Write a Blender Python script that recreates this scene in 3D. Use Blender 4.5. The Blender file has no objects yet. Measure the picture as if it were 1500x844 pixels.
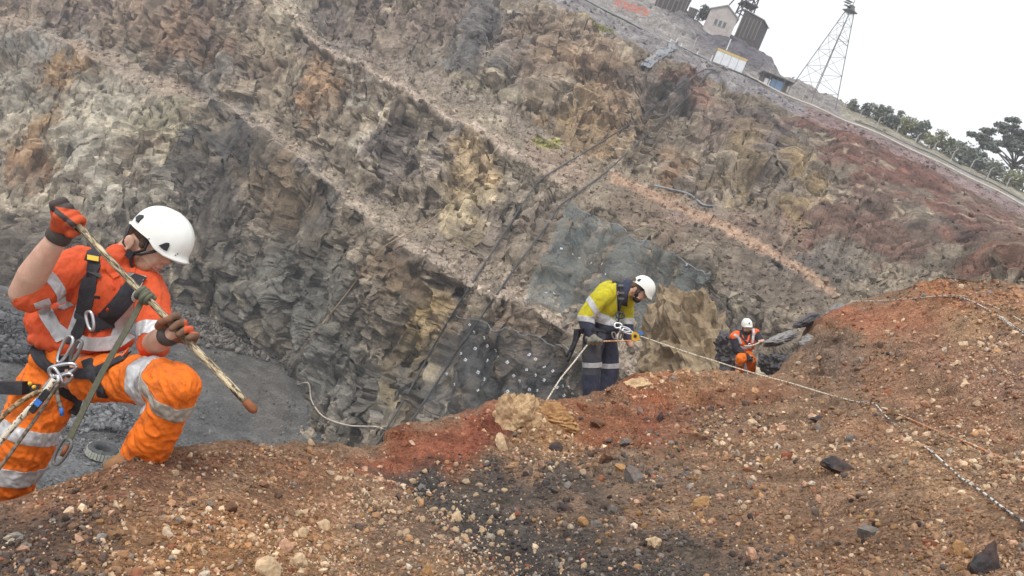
import bpy, bmesh, math, random
import numpy as np
from mathutils import Vector, Matrix
from mathutils.bvhtree import BVHTree

SC = bpy.context.scene
COL = SC.collection
random.seed(7)
RNG = np.random.default_rng(11)
PI = math.pi

# ------------------------------------------------------------------ camera
FPX, ROLL, PITCH = 1133.0, math.radians(22), math.radians(-6)
CAM = np.array([0.0, 0.0, 30.0])
_r0 = np.array([1.0, 0, 0])
FWD = np.array([0, math.cos(PITCH), math.sin(PITCH)])
_u0 = np.array([0, -math.sin(PITCH), math.cos(PITCH)])
RGT = math.cos(ROLL) * _r0 + math.sin(ROLL) * _u0
UPV = -math.sin(ROLL) * _r0 + math.cos(ROLL) * _u0
cam_d = bpy.data.cameras.new('camera')
cam_d.sensor_width = 36.0
cam_d.lens = FPX * 36.0 / 1500.0
cam_d.clip_start = 0.05
cam_d.clip_end = 5000
cam = bpy.data.objects.new('camera', cam_d)
COL.objects.link(cam)
cam.matrix_world = Matrix(((RGT[0], UPV[0], -FWD[0], CAM[0]), (RGT[1], UPV[1], -FWD[1], CAM[1]),
                           (RGT[2], UPV[2], -FWD[2], CAM[2]), (0, 0, 0, 1)))
SC.camera = cam

# ------------------------------------------------------------------ overcast sky and soft sun
SUN_EL, SUN_AZ = math.radians(58), math.radians(215)      # azimuth clockwise from +Y
world = bpy.data.worlds.new('World')
SC.world = world
world.use_nodes = True
wn = world.node_tree.nodes
wl = world.node_tree.links
wn.clear()
w_out = wn.new('ShaderNodeOutputWorld')
w_bg = wn.new('ShaderNodeBackground')
w_sky = wn.new('ShaderNodeTexSky')
w_sky.sky_type = 'NISHITA'
w_sky.sun_disc = False
w_sky.sun_elevation = SUN_EL
w_sky.sun_rotation = SUN_AZ
w_sky.air_density = 1.0
w_sky.dust_density = 6.0
w_sky.ozone_density = 1.0
w_hs = wn.new('ShaderNodeHueSaturation')
w_hs.inputs['Saturation'].default_value = 0.12
w_mix = wn.new('ShaderNodeMixRGB')
w_mix.inputs['Fac'].default_value = 0.80                    # closed cloud deck over the sky
w_mix.inputs['Color2'].default_value = (8.9, 9.1, 9.4, 1)
wl.new(w_sky.outputs['Color'], w_hs.inputs['Color'])
wl.new(w_hs.outputs['Color'], w_mix.inputs['Color1'])
wl.new(w_mix.outputs['Color'], w_bg.inputs['Color'])
w_bg.inputs['Strength'].default_value = 0.115
wl.new(w_bg.outputs['Background'], w_out.inputs['Surface'])

sun_d = bpy.data.lights.new('sun', 'SUN')
sun_d.energy = 1.4
sun_d.angle = math.radians(16)
sun_d.color = (1.0, 0.97, 0.92)
sun = bpy.data.objects.new('sun', sun_d)
COL.objects.link(sun)
sdir = Vector((math.sin(SUN_AZ) * math.cos(SUN_EL), math.cos(SUN_AZ) * math.cos(SUN_EL), math.sin(SUN_EL)))
sun.rotation_euler = sdir.to_track_quat('Z', 'Y').to_euler()
sun.location = (0, -20, 80)

SC.view_settings.view_transform = 'Standard'
SC.view_settings.look = 'None'
SC.view_settings.exposure = 0.3
SC.view_settings.gamma = 1.0
SC.view_settings.use_curve_mapping = False
SC.cycles.max_bounces = 6
SC.cycles.diffuse_bounces = 3
SC.cycles.transparent_max_bounces = 12

# ------------------------------------------------------------------ helpers
def P(px, py, d):
    """photo direction (px, py) at depth d metres -> world point"""
    return CAM + d * ((px - 750) / FPX * RGT - (py - 422) / FPX * UPV + FWD)
def PV(px, py, d): return Vector(P(px, py, d))
def mm(px, d): return px * d / FPX           # size in metres of px at depth d

def srgb(c):
    c = np.asarray(c, float) / 255.0
    return np.where(c <= 0.04045, c / 12.92, ((c + 0.055) / 1.055) ** 2.4)

def lerp(a, b, t): return a + (b - a) * t
def smooth(t):
    t = np.clip(t, 0, 1)
    return t * t * (3 - 2 * t)

# vectorised gradient noise and cells
_PERM = np.random.default_rng(3).permutation(4096).astype(np.int64)
_GRAD = np.random.default_rng(4).normal(size=(4096, 3))
_GRAD /= np.linalg.norm(_GRAD, axis=1)[:, None]
_RND = np.random.default_rng(5).random((4096, 7))
def _h(i, j, k):
    return _PERM[(_PERM[(_PERM[i & 4095] + j) & 4095] + k) & 4095]
def perlin(p):
    i = np.floor(p).astype(np.int64); f = p - i
    u = f * f * f * (f * (f * 6 - 15) + 10)
    out = 0
    for dx in (0, 1):
        for dy in (0, 1):
            for dz in (0, 1):
                g = _GRAD[_h(i[:, 0] + dx, i[:, 1] + dy, i[:, 2] + dz)]
                dot = g[:, 0] * (f[:, 0] - dx) + g[:, 1] * (f[:, 1] - dy) + g[:, 2] * (f[:, 2] - dz)
                w = (u[:, 0] if dx else 1 - u[:, 0]) * (u[:, 1] if dy else 1 - u[:, 1]) * (u[:, 2] if dz else 1 - u[:, 2])
                out = out + w * dot
    return out * 1.6
def fbm(p, octv=4, gain=0.5, ridged=False):
    a, s, o = 1.0, 0, 0
    for k in range(octv):
        n = perlin(p * 2.03 ** k + 17.3 * k)
        if ridged: n = 0.5 - np.abs(n)
        o = o + a * n; s += a; a *= gain
    return o / s
def cells(p, jit=0.62):
    """two nearest cells: distances, ids and offsets from their centres"""
    i0 = np.floor(p - 0.5).astype(np.int64)
    n = len(p)
    f1 = np.full(n, 9.0); f2 = np.full(n, 9.0); c1 = np.zeros(n, np.int64); c2 = np.zeros(n, np.int64); o1 = np.zeros((n, 3)); o2 = np.zeros((n, 3))
    for dx in (0, 1):
        for dy in (0, 1):
            for dz in (0, 1):
                h = _h(i0[:, 0] + dx, i0[:, 1] + dy, i0[:, 2] + dz)
                v = p - (i0 + np.array([dx, dy, dz]) + 0.5 + (_RND[h, :3] - 0.5) * jit)
                d = np.einsum('ij,ij->i', v, v)
                a = d < f1; b = ~a & (d < f2)
                f2[a] = f1[a]; c2[a] = c1[a]; o2[a] = o1[a]
                f1[a] = d[a]; c1[a] = h[a]; o1[a] = v[a]
                f2[b] = d[b]; c2[b] = h[b]; o2[b] = v[b]
    return np.sqrt(f1), np.sqrt(f2), c1, o1, c2, o2
def blocks(p, w=0.22, tilt=1.3):
    """angular block relief: each cell is a tilted facet at its own height, joined by short steep sides"""
    f1, f2, c1, o1, c2, o2 = cells(p)
    h1 = (_RND[c1, 6] - 0.5) + tilt * np.einsum('ij,ij->i', _RND[c1, 3:6] - 0.5, o1)
    h2 = (_RND[c2, 6] - 0.5) + tilt * np.einsum('ij,ij->i', _RND[c2, 3:6] - 0.5, o2)
    t = np.clip((f2 - f1) / w, 0, 1)
    return lerp(0.5 * (h1 + h2), h1, t) - 0.24 * (1 - t) ** 2

def interp_line(pts, xs):
    """pts: rows of (x, a, b...) -> smooth columns at xs"""
    pts = np.array(sorted(pts), float)
    return [np.interp(xs, pts[:, 0], pts[:, k]) for k in range(1, pts.shape[1])]
def box_smooth(a, n):
    k = np.hanning(n * 2 + 3); k /= k.sum()
    return np.convolve(np.pad(a, (n + 1, n + 1), mode='edge'), k, mode='valid')

# ------------------------------------------------------------------ scene bookkeeping
def tag(o, label=None, cat=None, group=None, kind=None):
    if label: o['label'] = label
    if cat: o['category'] = cat
    if group: o['group'] = group
    if kind: o['kind'] = kind
    return o
def empty(name, loc=(0, 0, 0)):
    o = bpy.data.objects.new(name, None)
    o.empty_display_size = 0.1
    o.location = Vector(loc)
    COL.objects.link(o)
    return o
def link(name, me, mat=None, parent=None):
    o = bpy.data.objects.new(name, me)
    COL.objects.link(o)
    if mat is not None:
        me.materials.clear(); me.materials.append(mat)
    if parent is not None:
        o.parent = parent
        q = parent
        off = Vector((0, 0, 0))
        while q is not None:
            off += q.location; q = q.parent
        me.transform(Matrix.Translation(-off))
    return o
def root_mesh(name, me, mat, loc):
    """top-level mesh with its origin at loc; me is in world coordinates"""
    o = bpy.data.objects.new(name, me)
    COL.objects.link(o)
    me.materials.clear(); me.materials.append(mat)
    me.transform(Matrix.Translation(-Vector(loc)))
    o.location = Vector(loc)
    return o
def np_mesh(name, verts, faces, col=None, smooth_shade=False, attr='Col'):
    me = bpy.data.meshes.new(name)
    verts = np.ascontiguousarray(verts, np.float32); faces = np.ascontiguousarray(faces, np.int32)
    nf, k = faces.shape
    me.vertices.add(len(verts)); me.vertices.foreach_set('co', verts.ravel())
    me.loops.add(nf * k); me.loops.foreach_set('vertex_index', faces.ravel())
    me.polygons.add(nf)
    me.polygons.foreach_set('loop_start', np.arange(0, nf * k, k, dtype=np.int32))
    me.polygons.foreach_set('loop_total', np.full(nf, k, np.int32))
    me.update(calc_edges=True)
    me.polygons.foreach_set('use_smooth', np.full(nf, smooth_shade, bool))
    if col is not None: set_col(me, col, attr)
    return me
def set_col(me, col, attr='Col'):
    a = me.color_attributes.new(attr, 'FLOAT_COLOR', 'POINT')
    c = np.ones((len(me.vertices), 4), np.float32); c[:, :3] = col
    a.data.foreach_set('color', c.ravel())
def mesh_np(me):
    v = np.empty(len(me.vertices) * 3, np.float32); me.vertices.foreach_get('co', v)
    return v.reshape(-1, 3).astype(float)
def grid_faces(nr, nc):
    i = np.arange(nr - 1)[:, None] * nc + np.arange(nc - 1)[None, :]
    return np.stack([i, i + 1, i + nc + 1, i + nc], -1).reshape(-1, 4)
def grid_normals(g):
    du = np.gradient(g, axis=1); dv = np.gradient(g, axis=0)
    n = np.cross(du, dv); n /= np.linalg.norm(n, axis=2)[..., None] + 1e-9
    return n

class MB:
    """collects plain shapes and builds them as ONE mesh"""
    def __init__(s): s.v = []; s.f = []
    def add(s, vs, fs):
        b = len(s.v)
        s.v += [tuple(map(float, q)) for q in vs]
        s.f += [[b + i for i in q] for q in fs]
    def box(s, c, ax, ay, az, hx, hy, hz):
        c = np.array(c, float); ax, ay, az = (np.array(q, float) / np.linalg.norm(q) for q in (ax, ay, az))
        vs = [c + ax * hx * i + ay * hy * j + az * hz * k for i in (-1, 1) for j in (-1, 1) for k in (-1, 1)]
        s.add(vs, [(0, 1, 3, 2), (4, 6, 7, 5), (0, 4, 5, 1), (2, 3, 7, 6), (0, 2, 6, 4), (1, 5, 7, 3)])
    def tube(s, pts, r, n=8, caps=True):
        pts = [np.array(p, float) for p in pts]
        rs = r if hasattr(r, '__len__') else [r] * len(pts)
        T = []
        for i in range(len(pts)):
            t = pts[min(i + 1, len(pts) - 1)] - pts[max(i - 1, 0)]
            T.append(t / (np.linalg.norm(t) + 1e-9))
        a = np.cross(T[0], [0.3, 0.2, 0.93]); a /= np.linalg.norm(a)
        rings = []
        for i, p in enumerate(pts):
            a = a - T[i] * np.dot(a, T[i]); a /= np.linalg.norm(a) + 1e-9
            b = np.cross(T[i], a)
            rings.append([p + rs[i] * (math.cos(2 * PI * k / n) * a + math.sin(2 * PI * k / n) * b) for k in range(n)])
        vs = [q for rg in rings for q in rg]
        fs = [(i * n + k, i * n + (k + 1) % n, (i + 1) * n + (k + 1) % n, (i + 1) * n + k) for i in range(len(pts) - 1) for k in range(n)]
        if caps:
            fs += [tuple(range(n))[::-1], tuple((len(pts) - 1) * n + k for k in range(n))]
        s.add(vs, fs)
    def prism(s, poly, vec):
        """polygon (list of points) extruded by vec"""
        poly = [np.array(p, float) for p in poly]; n = len(poly)
        vs = poly + [p + np.array(vec) for p in poly]
        s.add(vs, [tuple(range(n))[::-1], tuple(range(n, 2 * n))] + [(i, (i + 1) % n, n + (i + 1) % n, n + i) for i in range(n)])
    def mesh(s, name, smooth_shade=False):
        me = bpy.data.meshes.new(name)
        me.from_pydata(s.v, [], s.f); me.update()
        bm = bmesh.new(); bm.from_mesh(me); bmesh.ops.recalc_face_normals(bm, faces=bm.faces); bm.to_mesh(me); bm.free()
        if smooth_shade: me.polygons.foreach_set('use_smooth', np.ones(len(me.polygons), bool))
        return me
    def build(s, name, mat, parent=None, smooth_shade=False):
        return link(name, s.mesh(name, smooth_shade), mat, parent)
def catmull(pts, n=10):
    p = [np.array(q, float) for q in pts]
    p = [2 * p[0] - p[1]] + p + [2 * p[-1] - p[-2]]
    out = []
    for i in range(1, len(p) - 2):
        for k in range(n):
            t = k / n
            out.append(0.5 * ((2 * p[i]) + (-p[i - 1] + p[i + 1]) * t + (2 * p[i - 1] - 5 * p[i] + 4 * p[i + 1] - p[i + 2]) * t * t
                              + (-p[i - 1] + 3 * p[i] - 3 * p[i + 1] + p[i + 2]) * t ** 3))
    out.append(p[-2])
    return out

# ------------------------------------------------------------------ materials
def mat_new(name):
    m = bpy.data.materials.new(name); m.use_nodes = True
    nt = m.node_tree; b = nt.nodes['Principled BSDF']
    return m, nt, b
def noise_node(nt, scale, detail=6, rough=0.6, vec=None, dist=0.0):
    n = nt.nodes.new('ShaderNodeTexNoise')
    n.inputs['Scale'].default_value = scale; n.inputs['Detail'].default_value = detail
    n.inputs['Roughness'].default_value = rough; n.inputs['Distortion'].default_value = dist
    if vec is not None: nt.links.new(vec, n.inputs['Vector'])
    return n
def ramp(nt, fac, stops):
    r = nt.nodes.new('ShaderNodeValToRGB')
    e = r.color_ramp.elements
    while len(e) < len(stops): e.new(0.5)
    for q, (p, c) in zip(e, stops):
        q.position = p; q.color = (c[0], c[1], c[2], 1) if hasattr(c, '__len__') else (c, c, c, 1)
    nt.links.new(fac, r.inputs['Fac'])
    return r
def mixc(nt, a, b, fac=1.0, mode='MULTIPLY'):
    m = nt.nodes.new('ShaderNodeMixRGB'); m.blend_type = mode
    for s, i in ((a, 'Color1'), (b, 'Color2'), (fac, 'Fac')):
        if hasattr(s, 'links'): nt.links.new(s, m.inputs[i])
        else: m.inputs[i].default_value = s if i == 'Fac' else (s[0], s[1], s[2], 1)
    return m.outputs['Color']
def bump(nt, b, height, strength, dist):
    n = nt.nodes.new('ShaderNodeBump')
    n.inputs['Strength'].default_value = strength; n.inputs['Distance'].default_value = dist
    nt.links.new(height, n.inputs['Height']); nt.links.new(n.outputs['Normal'], b.inputs['Normal'])
def geo_pos(nt): return nt.nodes.new('ShaderNodeNewGeometry').outputs['Position']
def mat_rock(name, s1, s2, lo=0.55, hi=1.5, bstr=0.6, bdist=0.2, rough=0.92, voro=None, facet=None):
    """albedo from the mesh's mineral colour, broken up by grain, with fine relief"""
    m, nt, b = mat_new(name)
    at = nt.nodes.new('ShaderNodeAttribute'); at.attribute_name = 'Col'
    pos = geo_pos(nt)
    n1 = noise_node(nt, s1, 8, 0.68, pos, 0.4); n2 = noise_node(nt, s2, 4, 0.6, pos)
    c = mixc(nt, at.outputs['Color'], ramp(nt, n1.outputs['Fac'], [(0.28, lo), (0.5, 1.0), (0.72, hi)]).outputs['Color'])
    c = mixc(nt, c, ramp(nt, n2.outputs['Fac'], [(0.3, 0.72), (0.5, 1.0), (0.7, 1.3)]).outputs['Color'])
    h = n1.outputs['Fac']
    if voro:
        v = nt.nodes.new('ShaderNodeTexVoronoi'); v.inputs['Scale'].default_value = voro
        nt.links.new(pos, v.inputs['Vector'])
        c = mixc(nt, c, ramp(nt, v.outputs['Color'], [(0.0, 0.7), (0.5, 1.0), (1.0, 1.35)]).outputs['Color'])
        h2 = nt.nodes.new('ShaderNodeMath'); h2.operation = 'SUBTRACT'
        nt.links.new(h, h2.inputs[0]); nt.links.new(v.outputs['Distance'], h2.inputs[1]); h = h2.outputs[0]
    if facet:                                                # angular broken pieces too small for the mesh
        mp = nt.nodes.new('ShaderNodeMapping'); mp.inputs['Rotation'].default_value = (0, ROLL, 0); mp.inputs['Scale'].default_value = (1.0, 1.0, 0.5)
        wv = mixc(nt, pos, noise_node(nt, 0.9, 3, 0.5, pos).outputs['Color'], 0.35, 'ADD'); nt.links.new(wv, mp.inputs['Vector'])
        for sc, am in ((facet, 0.9), (facet * 2.3, 0.5)):
            v = nt.nodes.new('ShaderNodeTexVoronoi'); v.inputs['Scale'].default_value = sc; nt.links.new(mp.outputs[0], v.inputs['Vector'])
            bw = nt.nodes.new('ShaderNodeRGBToBW'); nt.links.new(v.outputs['Color'], bw.inputs[0])
            c = mixc(nt, c, ramp(nt, bw.outputs[0], [(0.1, 1 - 0.26 * am), (0.5, 1.0), (0.9, 1 + 0.3 * am)]).outputs['Color'])
            ma = nt.nodes.new('ShaderNodeMath'); ma.operation = 'MULTIPLY_ADD'; ma.inputs[1].default_value = am
            nt.links.new(bw.outputs[0], ma.inputs[0]); nt.links.new(h, ma.inputs[2]); h = ma.outputs[0]
    nt.links.new(c, b.inputs['Base Color'])
    b.inputs['Roughness'].default_value = rough
    b.inputs['Specular IOR Level'].default_value = 0.25
    bump(nt, b, h, bstr, bdist)
    return m
def mat_plain(name, rgb, rough=0.6, metal=0.0, var=0.25, scale=20.0, bstr=0.15, bdist=0.005, dirt=None, dirt_amt=0.5, dscale=6.0, spec=0.4):
    m, nt, b = mat_new(name)
    tc = nt.nodes.new('ShaderNodeTexCoord').outputs['Object']
    n = noise_node(nt, scale, 6, 0.65, tc)
    c = mixc(nt, rgb, ramp(nt, n.outputs['Fac'], [(0.25, 1 - var), (0.5, 1.0), (0.75, 1 + var)]).outputs['Color'])
    if dirt is not None:
        d = noise_node(nt, dscale, 8, 0.72, tc, 0.6)
        f = ramp(nt, d.outputs['Fac'], [(0.48, 0.0), (0.70, dirt_amt)]).outputs['Color']
        c = mixc(nt, c, dirt, f, 'MIX')
    nt.links.new(c, b.inputs['Base Color'])
    b.inputs['Roughness'].default_value = rough; b.inputs['Metallic'].default_value = metal
    b.inputs['Specular IOR Level'].default_value = spec
    if bstr > 0: bump(nt, b, n.outputs['Fac'], bstr, bdist)
    return m

# ================================================================== TERRAIN
CR, SR = math.cos(ROLL), math.sin(ROLL)
def to_uv(x, y):
    dx, dy = np.asarray(x, float) - 750, np.asarray(y, float) - 422
    return dx * CR + dy * SR, dx * SR - dy * CR
def from_uv(u, v): return 750 + u * CR + v * SR, 422 + u * SR - v * CR
def blob_colour(px, py, base, blobs, warp=28.0, wscale=0.011, seed=0.0, grain=None, soft=0.16):
    """mineral zones: soft irregular patches of the rock's own colour"""
    q = np.stack([px * wscale, py * wscale, np.full_like(px, 3.3 + seed)], 1)
    wx = px + warp * fbm(q, 4) * 2; wy = py + warp * fbm(q + 31.7, 4) * 2
    soften = lambda c: (lambda k: k + (np.mean(k) - k) * soft)(np.asarray(c, float))
    col = np.tile(srgb(soften(base)), (len(px), 1))
    for (x, y, rx, ry, a, c, al) in blobs:
        ca, sa = math.cos(math.radians(a)), math.sin(math.radians(a))
        ex = ((wx - x) * ca + (wy - y) * sa) / rx; ey = (-(wx - x) * sa + (wy - y) * ca) / ry
        w = 1.5 - np.sqrt(ex * ex + ey * ey)
        w = al * smooth(w if grain is None else w * 0.95 + grain * 0.8 * smooth(w * 2.0))
        col = col + (srgb(soften(c)) - col) * w[:, None]
    return col

# ---- pit wall: ramped benches, lofted along the pit from feature lines (x, y, distance)
FLOOR_Z = 0.0
def toe(x, y):
    k = P(x, y, 1.0)[2] - CAM[2]
    return (x, y, (FLOOR_Z - 1.0 - CAM[2]) / k)
L_T0 = [toe(-260, 380), toe(-100, 420), toe(0, 452), toe(60, 455), toe(140, 440), toe(250, 456), toe(330, 486), toe(400, 525),
        toe(440, 580), toe(440, 640), toe(520, 720), toe(640, 800), toe(800, 860), toe(1000, 920), toe(1250, 1010)]
L_C3 = [(-260, 200, 128), (-80, 285, 112), (0, 303, 108), (70, 313, 106), (130, 335, 103), (250, 380, 106), (330, 400, 104), (420, 440, 97), (500, 500, 89),
        (600, 560, 80), (720, 620, 72), (900, 700, 62), (1100, 800, 54), (1300, 900, 46)]
L_I3 = [(-260, 188, 138), (-80, 270, 121), (0, 287, 116), (70, 294, 114), (130, 320, 107), (260, 362, 107.5), (340, 385, 105.5), (430, 424, 98), (512, 484, 90),
        (612, 545, 81), (730, 605, 73), (912, 685, 63), (1112, 785, 55), (1312, 885, 47)]
L_C2 = [(-150, -10, 160), (20, 38, 150), (82, 62, 146), (135, 88, 141), (185, 113, 135), (227, 137, 130), (295, 152, 126), (340, 166, 118), (372, 184, 113),
        (430, 228, 106), (477, 266, 100), (523, 308, 95), (568, 346, 90), (614, 370, 86), (682, 420, 80), (780, 455, 72), (840, 490, 66), (900, 530, 60), (1000, 600, 52),
        (1200, 700, 44), (1400, 800, 38)]
L_I2 = [(-150, -30, 170), (20, 22, 158), (82, 46, 154), (140, 66, 149), (200, 92, 143), (240, 112, 138), (295, 134, 133), (335, 146, 127), (400, 168, 120),
        (466, 222, 110), (534, 282, 103), (602, 318, 97), (648, 340, 92), (745, 392, 83), (800, 420, 78), (860, 445, 72), (950, 485, 65), (1050, 560, 55),
        (1240, 660, 47), (1440, 760, 40)]
L_C1 = [(100, -190, 170), (300, -60, 142), (430, 25, 128), (464, 66, 123), (560, 116, 115), (640, 159, 108), (700, 196, 103), (780, 241, 97), (815, 264, 94), (850, 288, 90),
        (900, 318, 85), (950, 347, 79), (1000, 385, 73), (1035, 408, 69), (1100, 452, 62), (1200, 520, 54), (1400, 600, 45), (1600, 680, 38)]
L_I1 = [(100, -215, 180), (300, -85, 152), (440, 0, 138), (470, 44, 133), (560, 78, 126), (613, 92, 124), (656, 118, 119), (720, 142, 115), (809, 199, 110), (900, 232, 106),
        (960, 270, 101), (1040, 300, 95), (1130, 305, 92), (1200, 330, 86), (1290, 390, 74), (1400, 405, 62), (1500, 400, 54), (1700, 430, 46)]
L_R = [(100, -420, 190), (430, -190, 165), (700, -60, 145), (850, 25, 136), (901, 55, 134), (972, 84, 132), (1024, 104, 130), (1061, 118, 129), (1120, 146, 127), (1200, 180, 124),
       (1295, 216, 119), (1400, 268, 111), (1500, 322, 104), (1700, 430, 92)]
L_RR = [(100, -445, 197), (430, -215, 171), (700, -85, 151), (860, 3, 142), (940, 45, 140), (1036, 91, 136), (1080, 108, 135), (1165, 148, 132), (1295, 203, 126), (1400, 253, 118),
        (1500, 304, 111), (1700, 410, 99)]
L_RB = [(100, -455, 205), (430, -222, 179), (700, -92, 159), (863, -3, 150), (943, 39, 148), (1039, 84, 144), (1084, 102, 143), (1168, 142, 140), (1298, 197, 134), (1404, 246, 126),
        (1504, 297, 118), (1704, 402, 106)]
L_S = [(100, -520, 235), (430, -290, 210), (700, -130, 190), (880, -20, 178), (965, 5, 174), (1000, 16, 172), (1040, 44, 170), (1100, 62, 168), (1132, 80, 166), (1148, 106, 164),
       (1180, 121, 162), (1240, 152, 158), (1300, 183, 152), (1400, 232, 142), (1500, 280, 134), (1700, 385, 120)]
WU = np.linspace(-960, 900, 1040)
def line3(pts, jit=0.0, sm=5, seed=0):
    a = [(*map(float, to_uv(x, y)), d) for x, y, d in pts]
    v, d = interp_line(a, WU)
    v = box_smooth(v, sm); d = box_smooth(d, sm)
    if jit:
        q = np.stack([WU * 0.035, np.full_like(WU, seed * 7.7), np.zeros_like(WU)], 1)
        v = v + jit * fbm(q, 4) * 2; d = d + jit * 0.25 * fbm(q + 50, 4) * 2
    x, y = from_uv(WU, v)
    return CAM + d[:, None] * ((x - 750)[:, None] / FPX * RGT - (y - 422)[:, None] / FPX * UPV + FWD)
wl_lines = [line3(L_T0, 5, 5, 1), line3(L_C3, 8, 5, 2), line3(L_I3, 6, 5, 3), line3(L_C2, 7, 4, 4), line3(L_I2, 7, 5, 5), line3(L_C1, 5, 4, 6), line3(L_I1, 10, 6, 7),
            line3(L_R, 4, 5, 8), line3(L_RR, 0.8, 6, 9), line3(L_RB, 0.6, 6, 10), line3(L_S, 4, 3, 11)]
back = wl_lines[-1] + np.array([0, 22.0, -9.0])
wl_lines.append(back)
w_rows = [86, 14, 88, 40, 130, 76, 150, 18, 8, 34, 5]
#          face       face      face    rim slope  road  behind
w_rock = [1.0, 0.5, 1.0, 0.16, 1.0, 0.16, 0.95, 0.18, 0.03, 0.30, 0.2]
rows, rk, seg = [], [], []
for i, n in enumerate(w_rows):
    for k in range(n):
        t = k / n
        rows.append(lerp(wl_lines[i], wl_lines[i + 1], t)); rk.append(w_rock[i]); seg.append(i + t)
rows.append(wl_lines[-1]); rk.append(0.2); seg.append(len(w_rows))
WG = np.array(rows); NRW, NCW = WG.shape[:2]
rk = box_smooth(np.array(rk), 4)
seg = np.array(seg)
WN = grid_normals(WG)
if np.mean(np.einsum('ijk,k->ij', WN, FWD)) > 0: WN = -WN
for ax in range(3):                                   # soften the base normals so relief stays coherent
    k = np.hanning(15); k /= k.sum()
    WN[..., ax] = np.apply_along_axis(lambda m: np.convolve(np.pad(m, 7, mode='edge'), k, 'valid'), 0, WN[..., ax])
WN /= np.linalg.norm(WN, axis=2)[..., None]
wp = WG.reshape(-1, 3); wn_ = WN.reshape(-1, 3)
rel = wp - CAM
dep = rel @ FWD
wpx = 750 + FPX * (rel @ RGT) / dep; wpy = 422 - FPX * (rel @ UPV) / dep
crest_y = np.interp(wpx, [-200, 0, 330, 560, 750, 890, 1050, 1180, 1230, 1385, 1500, 1800], [820, 742, 656, 645, 600, 576, 543, 530, 452, 405, 418, 450])
KV = (wpx > -200) & (wpx < 1700) & (wpy > -140) & (wpy < crest_y + 250)      # what the ridge hides or lies far out of view is left out
wp_full = wp.copy(); wpx_g, wpy_g = wpx.reshape(NRW, NCW), wpy.reshape(NRW, NCW)
wp, wn_, rel, wpx, wpy = wp[KV], wn_[KV], rel[KV], wpx[KV], wpy[KV]
wseg = np.repeat(seg, NCW)[KV]; wrk = np.repeat(rk, NCW)[KV]
q = np.stack([rel @ RGT, rel @ UPV, rel @ FWD], 1)          # strata lie along the leaning image-up direction
def zone(px, py, blobs): 
    w = np.zeros_like(px)
    for (x, y, rx, ry, a, al) in blobs:
        ca, sa = math.cos(math.radians(a)), math.sin(math.radians(a))
        ex = ((px - x) * ca + (py - y) * sa) / rx; ey = (-(px - x) * sa + (py - y) * ca) / ry
        w = np.maximum(w, al * smooth(1.5 - np.sqrt(ex * ex + ey * ey)))
    return w
soil = zone(wpx, wpy, [(1380, 275, 200, 75, 25, 1.0), (1200, 190, 110, 40, 25, 0.75), (1300, 350, 170, 45, 15, 1.0), (1130, 400, 140, 60, 25, 0.9), (950, 330, 90, 40, 30, 0.7), (600, 70, 90, 35, 20, 0.8)])
wrk2 = wrk * (1 - 0.86 * soil)
strat = q * np.array([1, 0.38, 1])
rmask = smooth(0.42 + 2.2 * fbm(q / 12.0 + 71, 2))                    # broken ground against clean slabs
wob = fbm(q / 6.0 + 33, 3)
big = fbm(strat / 17.0, 3) * 2.2 + (fbm(strat / 7.0 + 9, 3, ridged=True)) * 1.4
b0 = blocks(strat / 9.5 + 14 + wob[:, None] * 0.35)
b1 = blocks(strat / 3.1 + wob[:, None] * 0.4)
b2 = blocks(strat / 1.25 + 40 + fbm(q / 1.5, 2)[:, None] * 0.4)
b3 = blocks(q / 0.6 + 90)
fine = fbm(q / 0.9, 4)
bed = (q @ np.array([0.93, 0.26, 0.26])) / 2.3 + 1.1 * wob             # steep bedding: long parallel ledges
bed2 = (q @ np.array([0.90, 0.38, -0.2])) / 0.8 + 1.4 * wob
saw = lambda x: np.minimum((x % 1.0) / 0.72, (1 - x % 1.0) / 0.28)
disp = wrk2 * (big + 2.9 * b0 + (0.75 + 0.9 * rmask) * b1 + (0.16 + 0.7 * rmask) * b2 + (0.05 + 0.26 * rmask) * b3 + (0.08 + 0.22 * rmask) * fine
               + 0.6 * (saw(bed) - 0.5) * smooth(0.7 + 2 * fbm(q / 9 + 5, 2)) + 0.16 * (saw(bed2) - 0.5) * (1 - 0.5 * rmask))
crk = np.abs(fbm(q * np.array([1, 0.3, 1]) / 4.5 + 210, 3)); disp -= wrk2 * 1.3 * smooth(1 - crk / 0.045)
disp += 2.0 * zone(wpx, wpy, [(925, 395, 22, 70, 35, 1.0), (1000, 420, 26, 60, 35, 0.9)]) - 1.6 * zone(wpx, wpy, [(850, 385, 20, 60, 20, 1.0), (962, 425, 12, 50, 35, 0.8)])
disp += (0.12 + 0.25 * soil) * (fbm(q / 6.0 + 5, 4) * 1.6 + fine * 0.35) * (wseg < 8)
bench = np.isin(np.floor(wseg).astype(int), (1, 3, 5)) * 1.0
disp += bench * (0.35 * fbm(q / 2.5 + 8, 4) + 0.12 * b3)
wp2 = wp + wn_ * disp[:, None]
BL = lambda *a: a
wall_base = (130, 118, 104)
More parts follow.
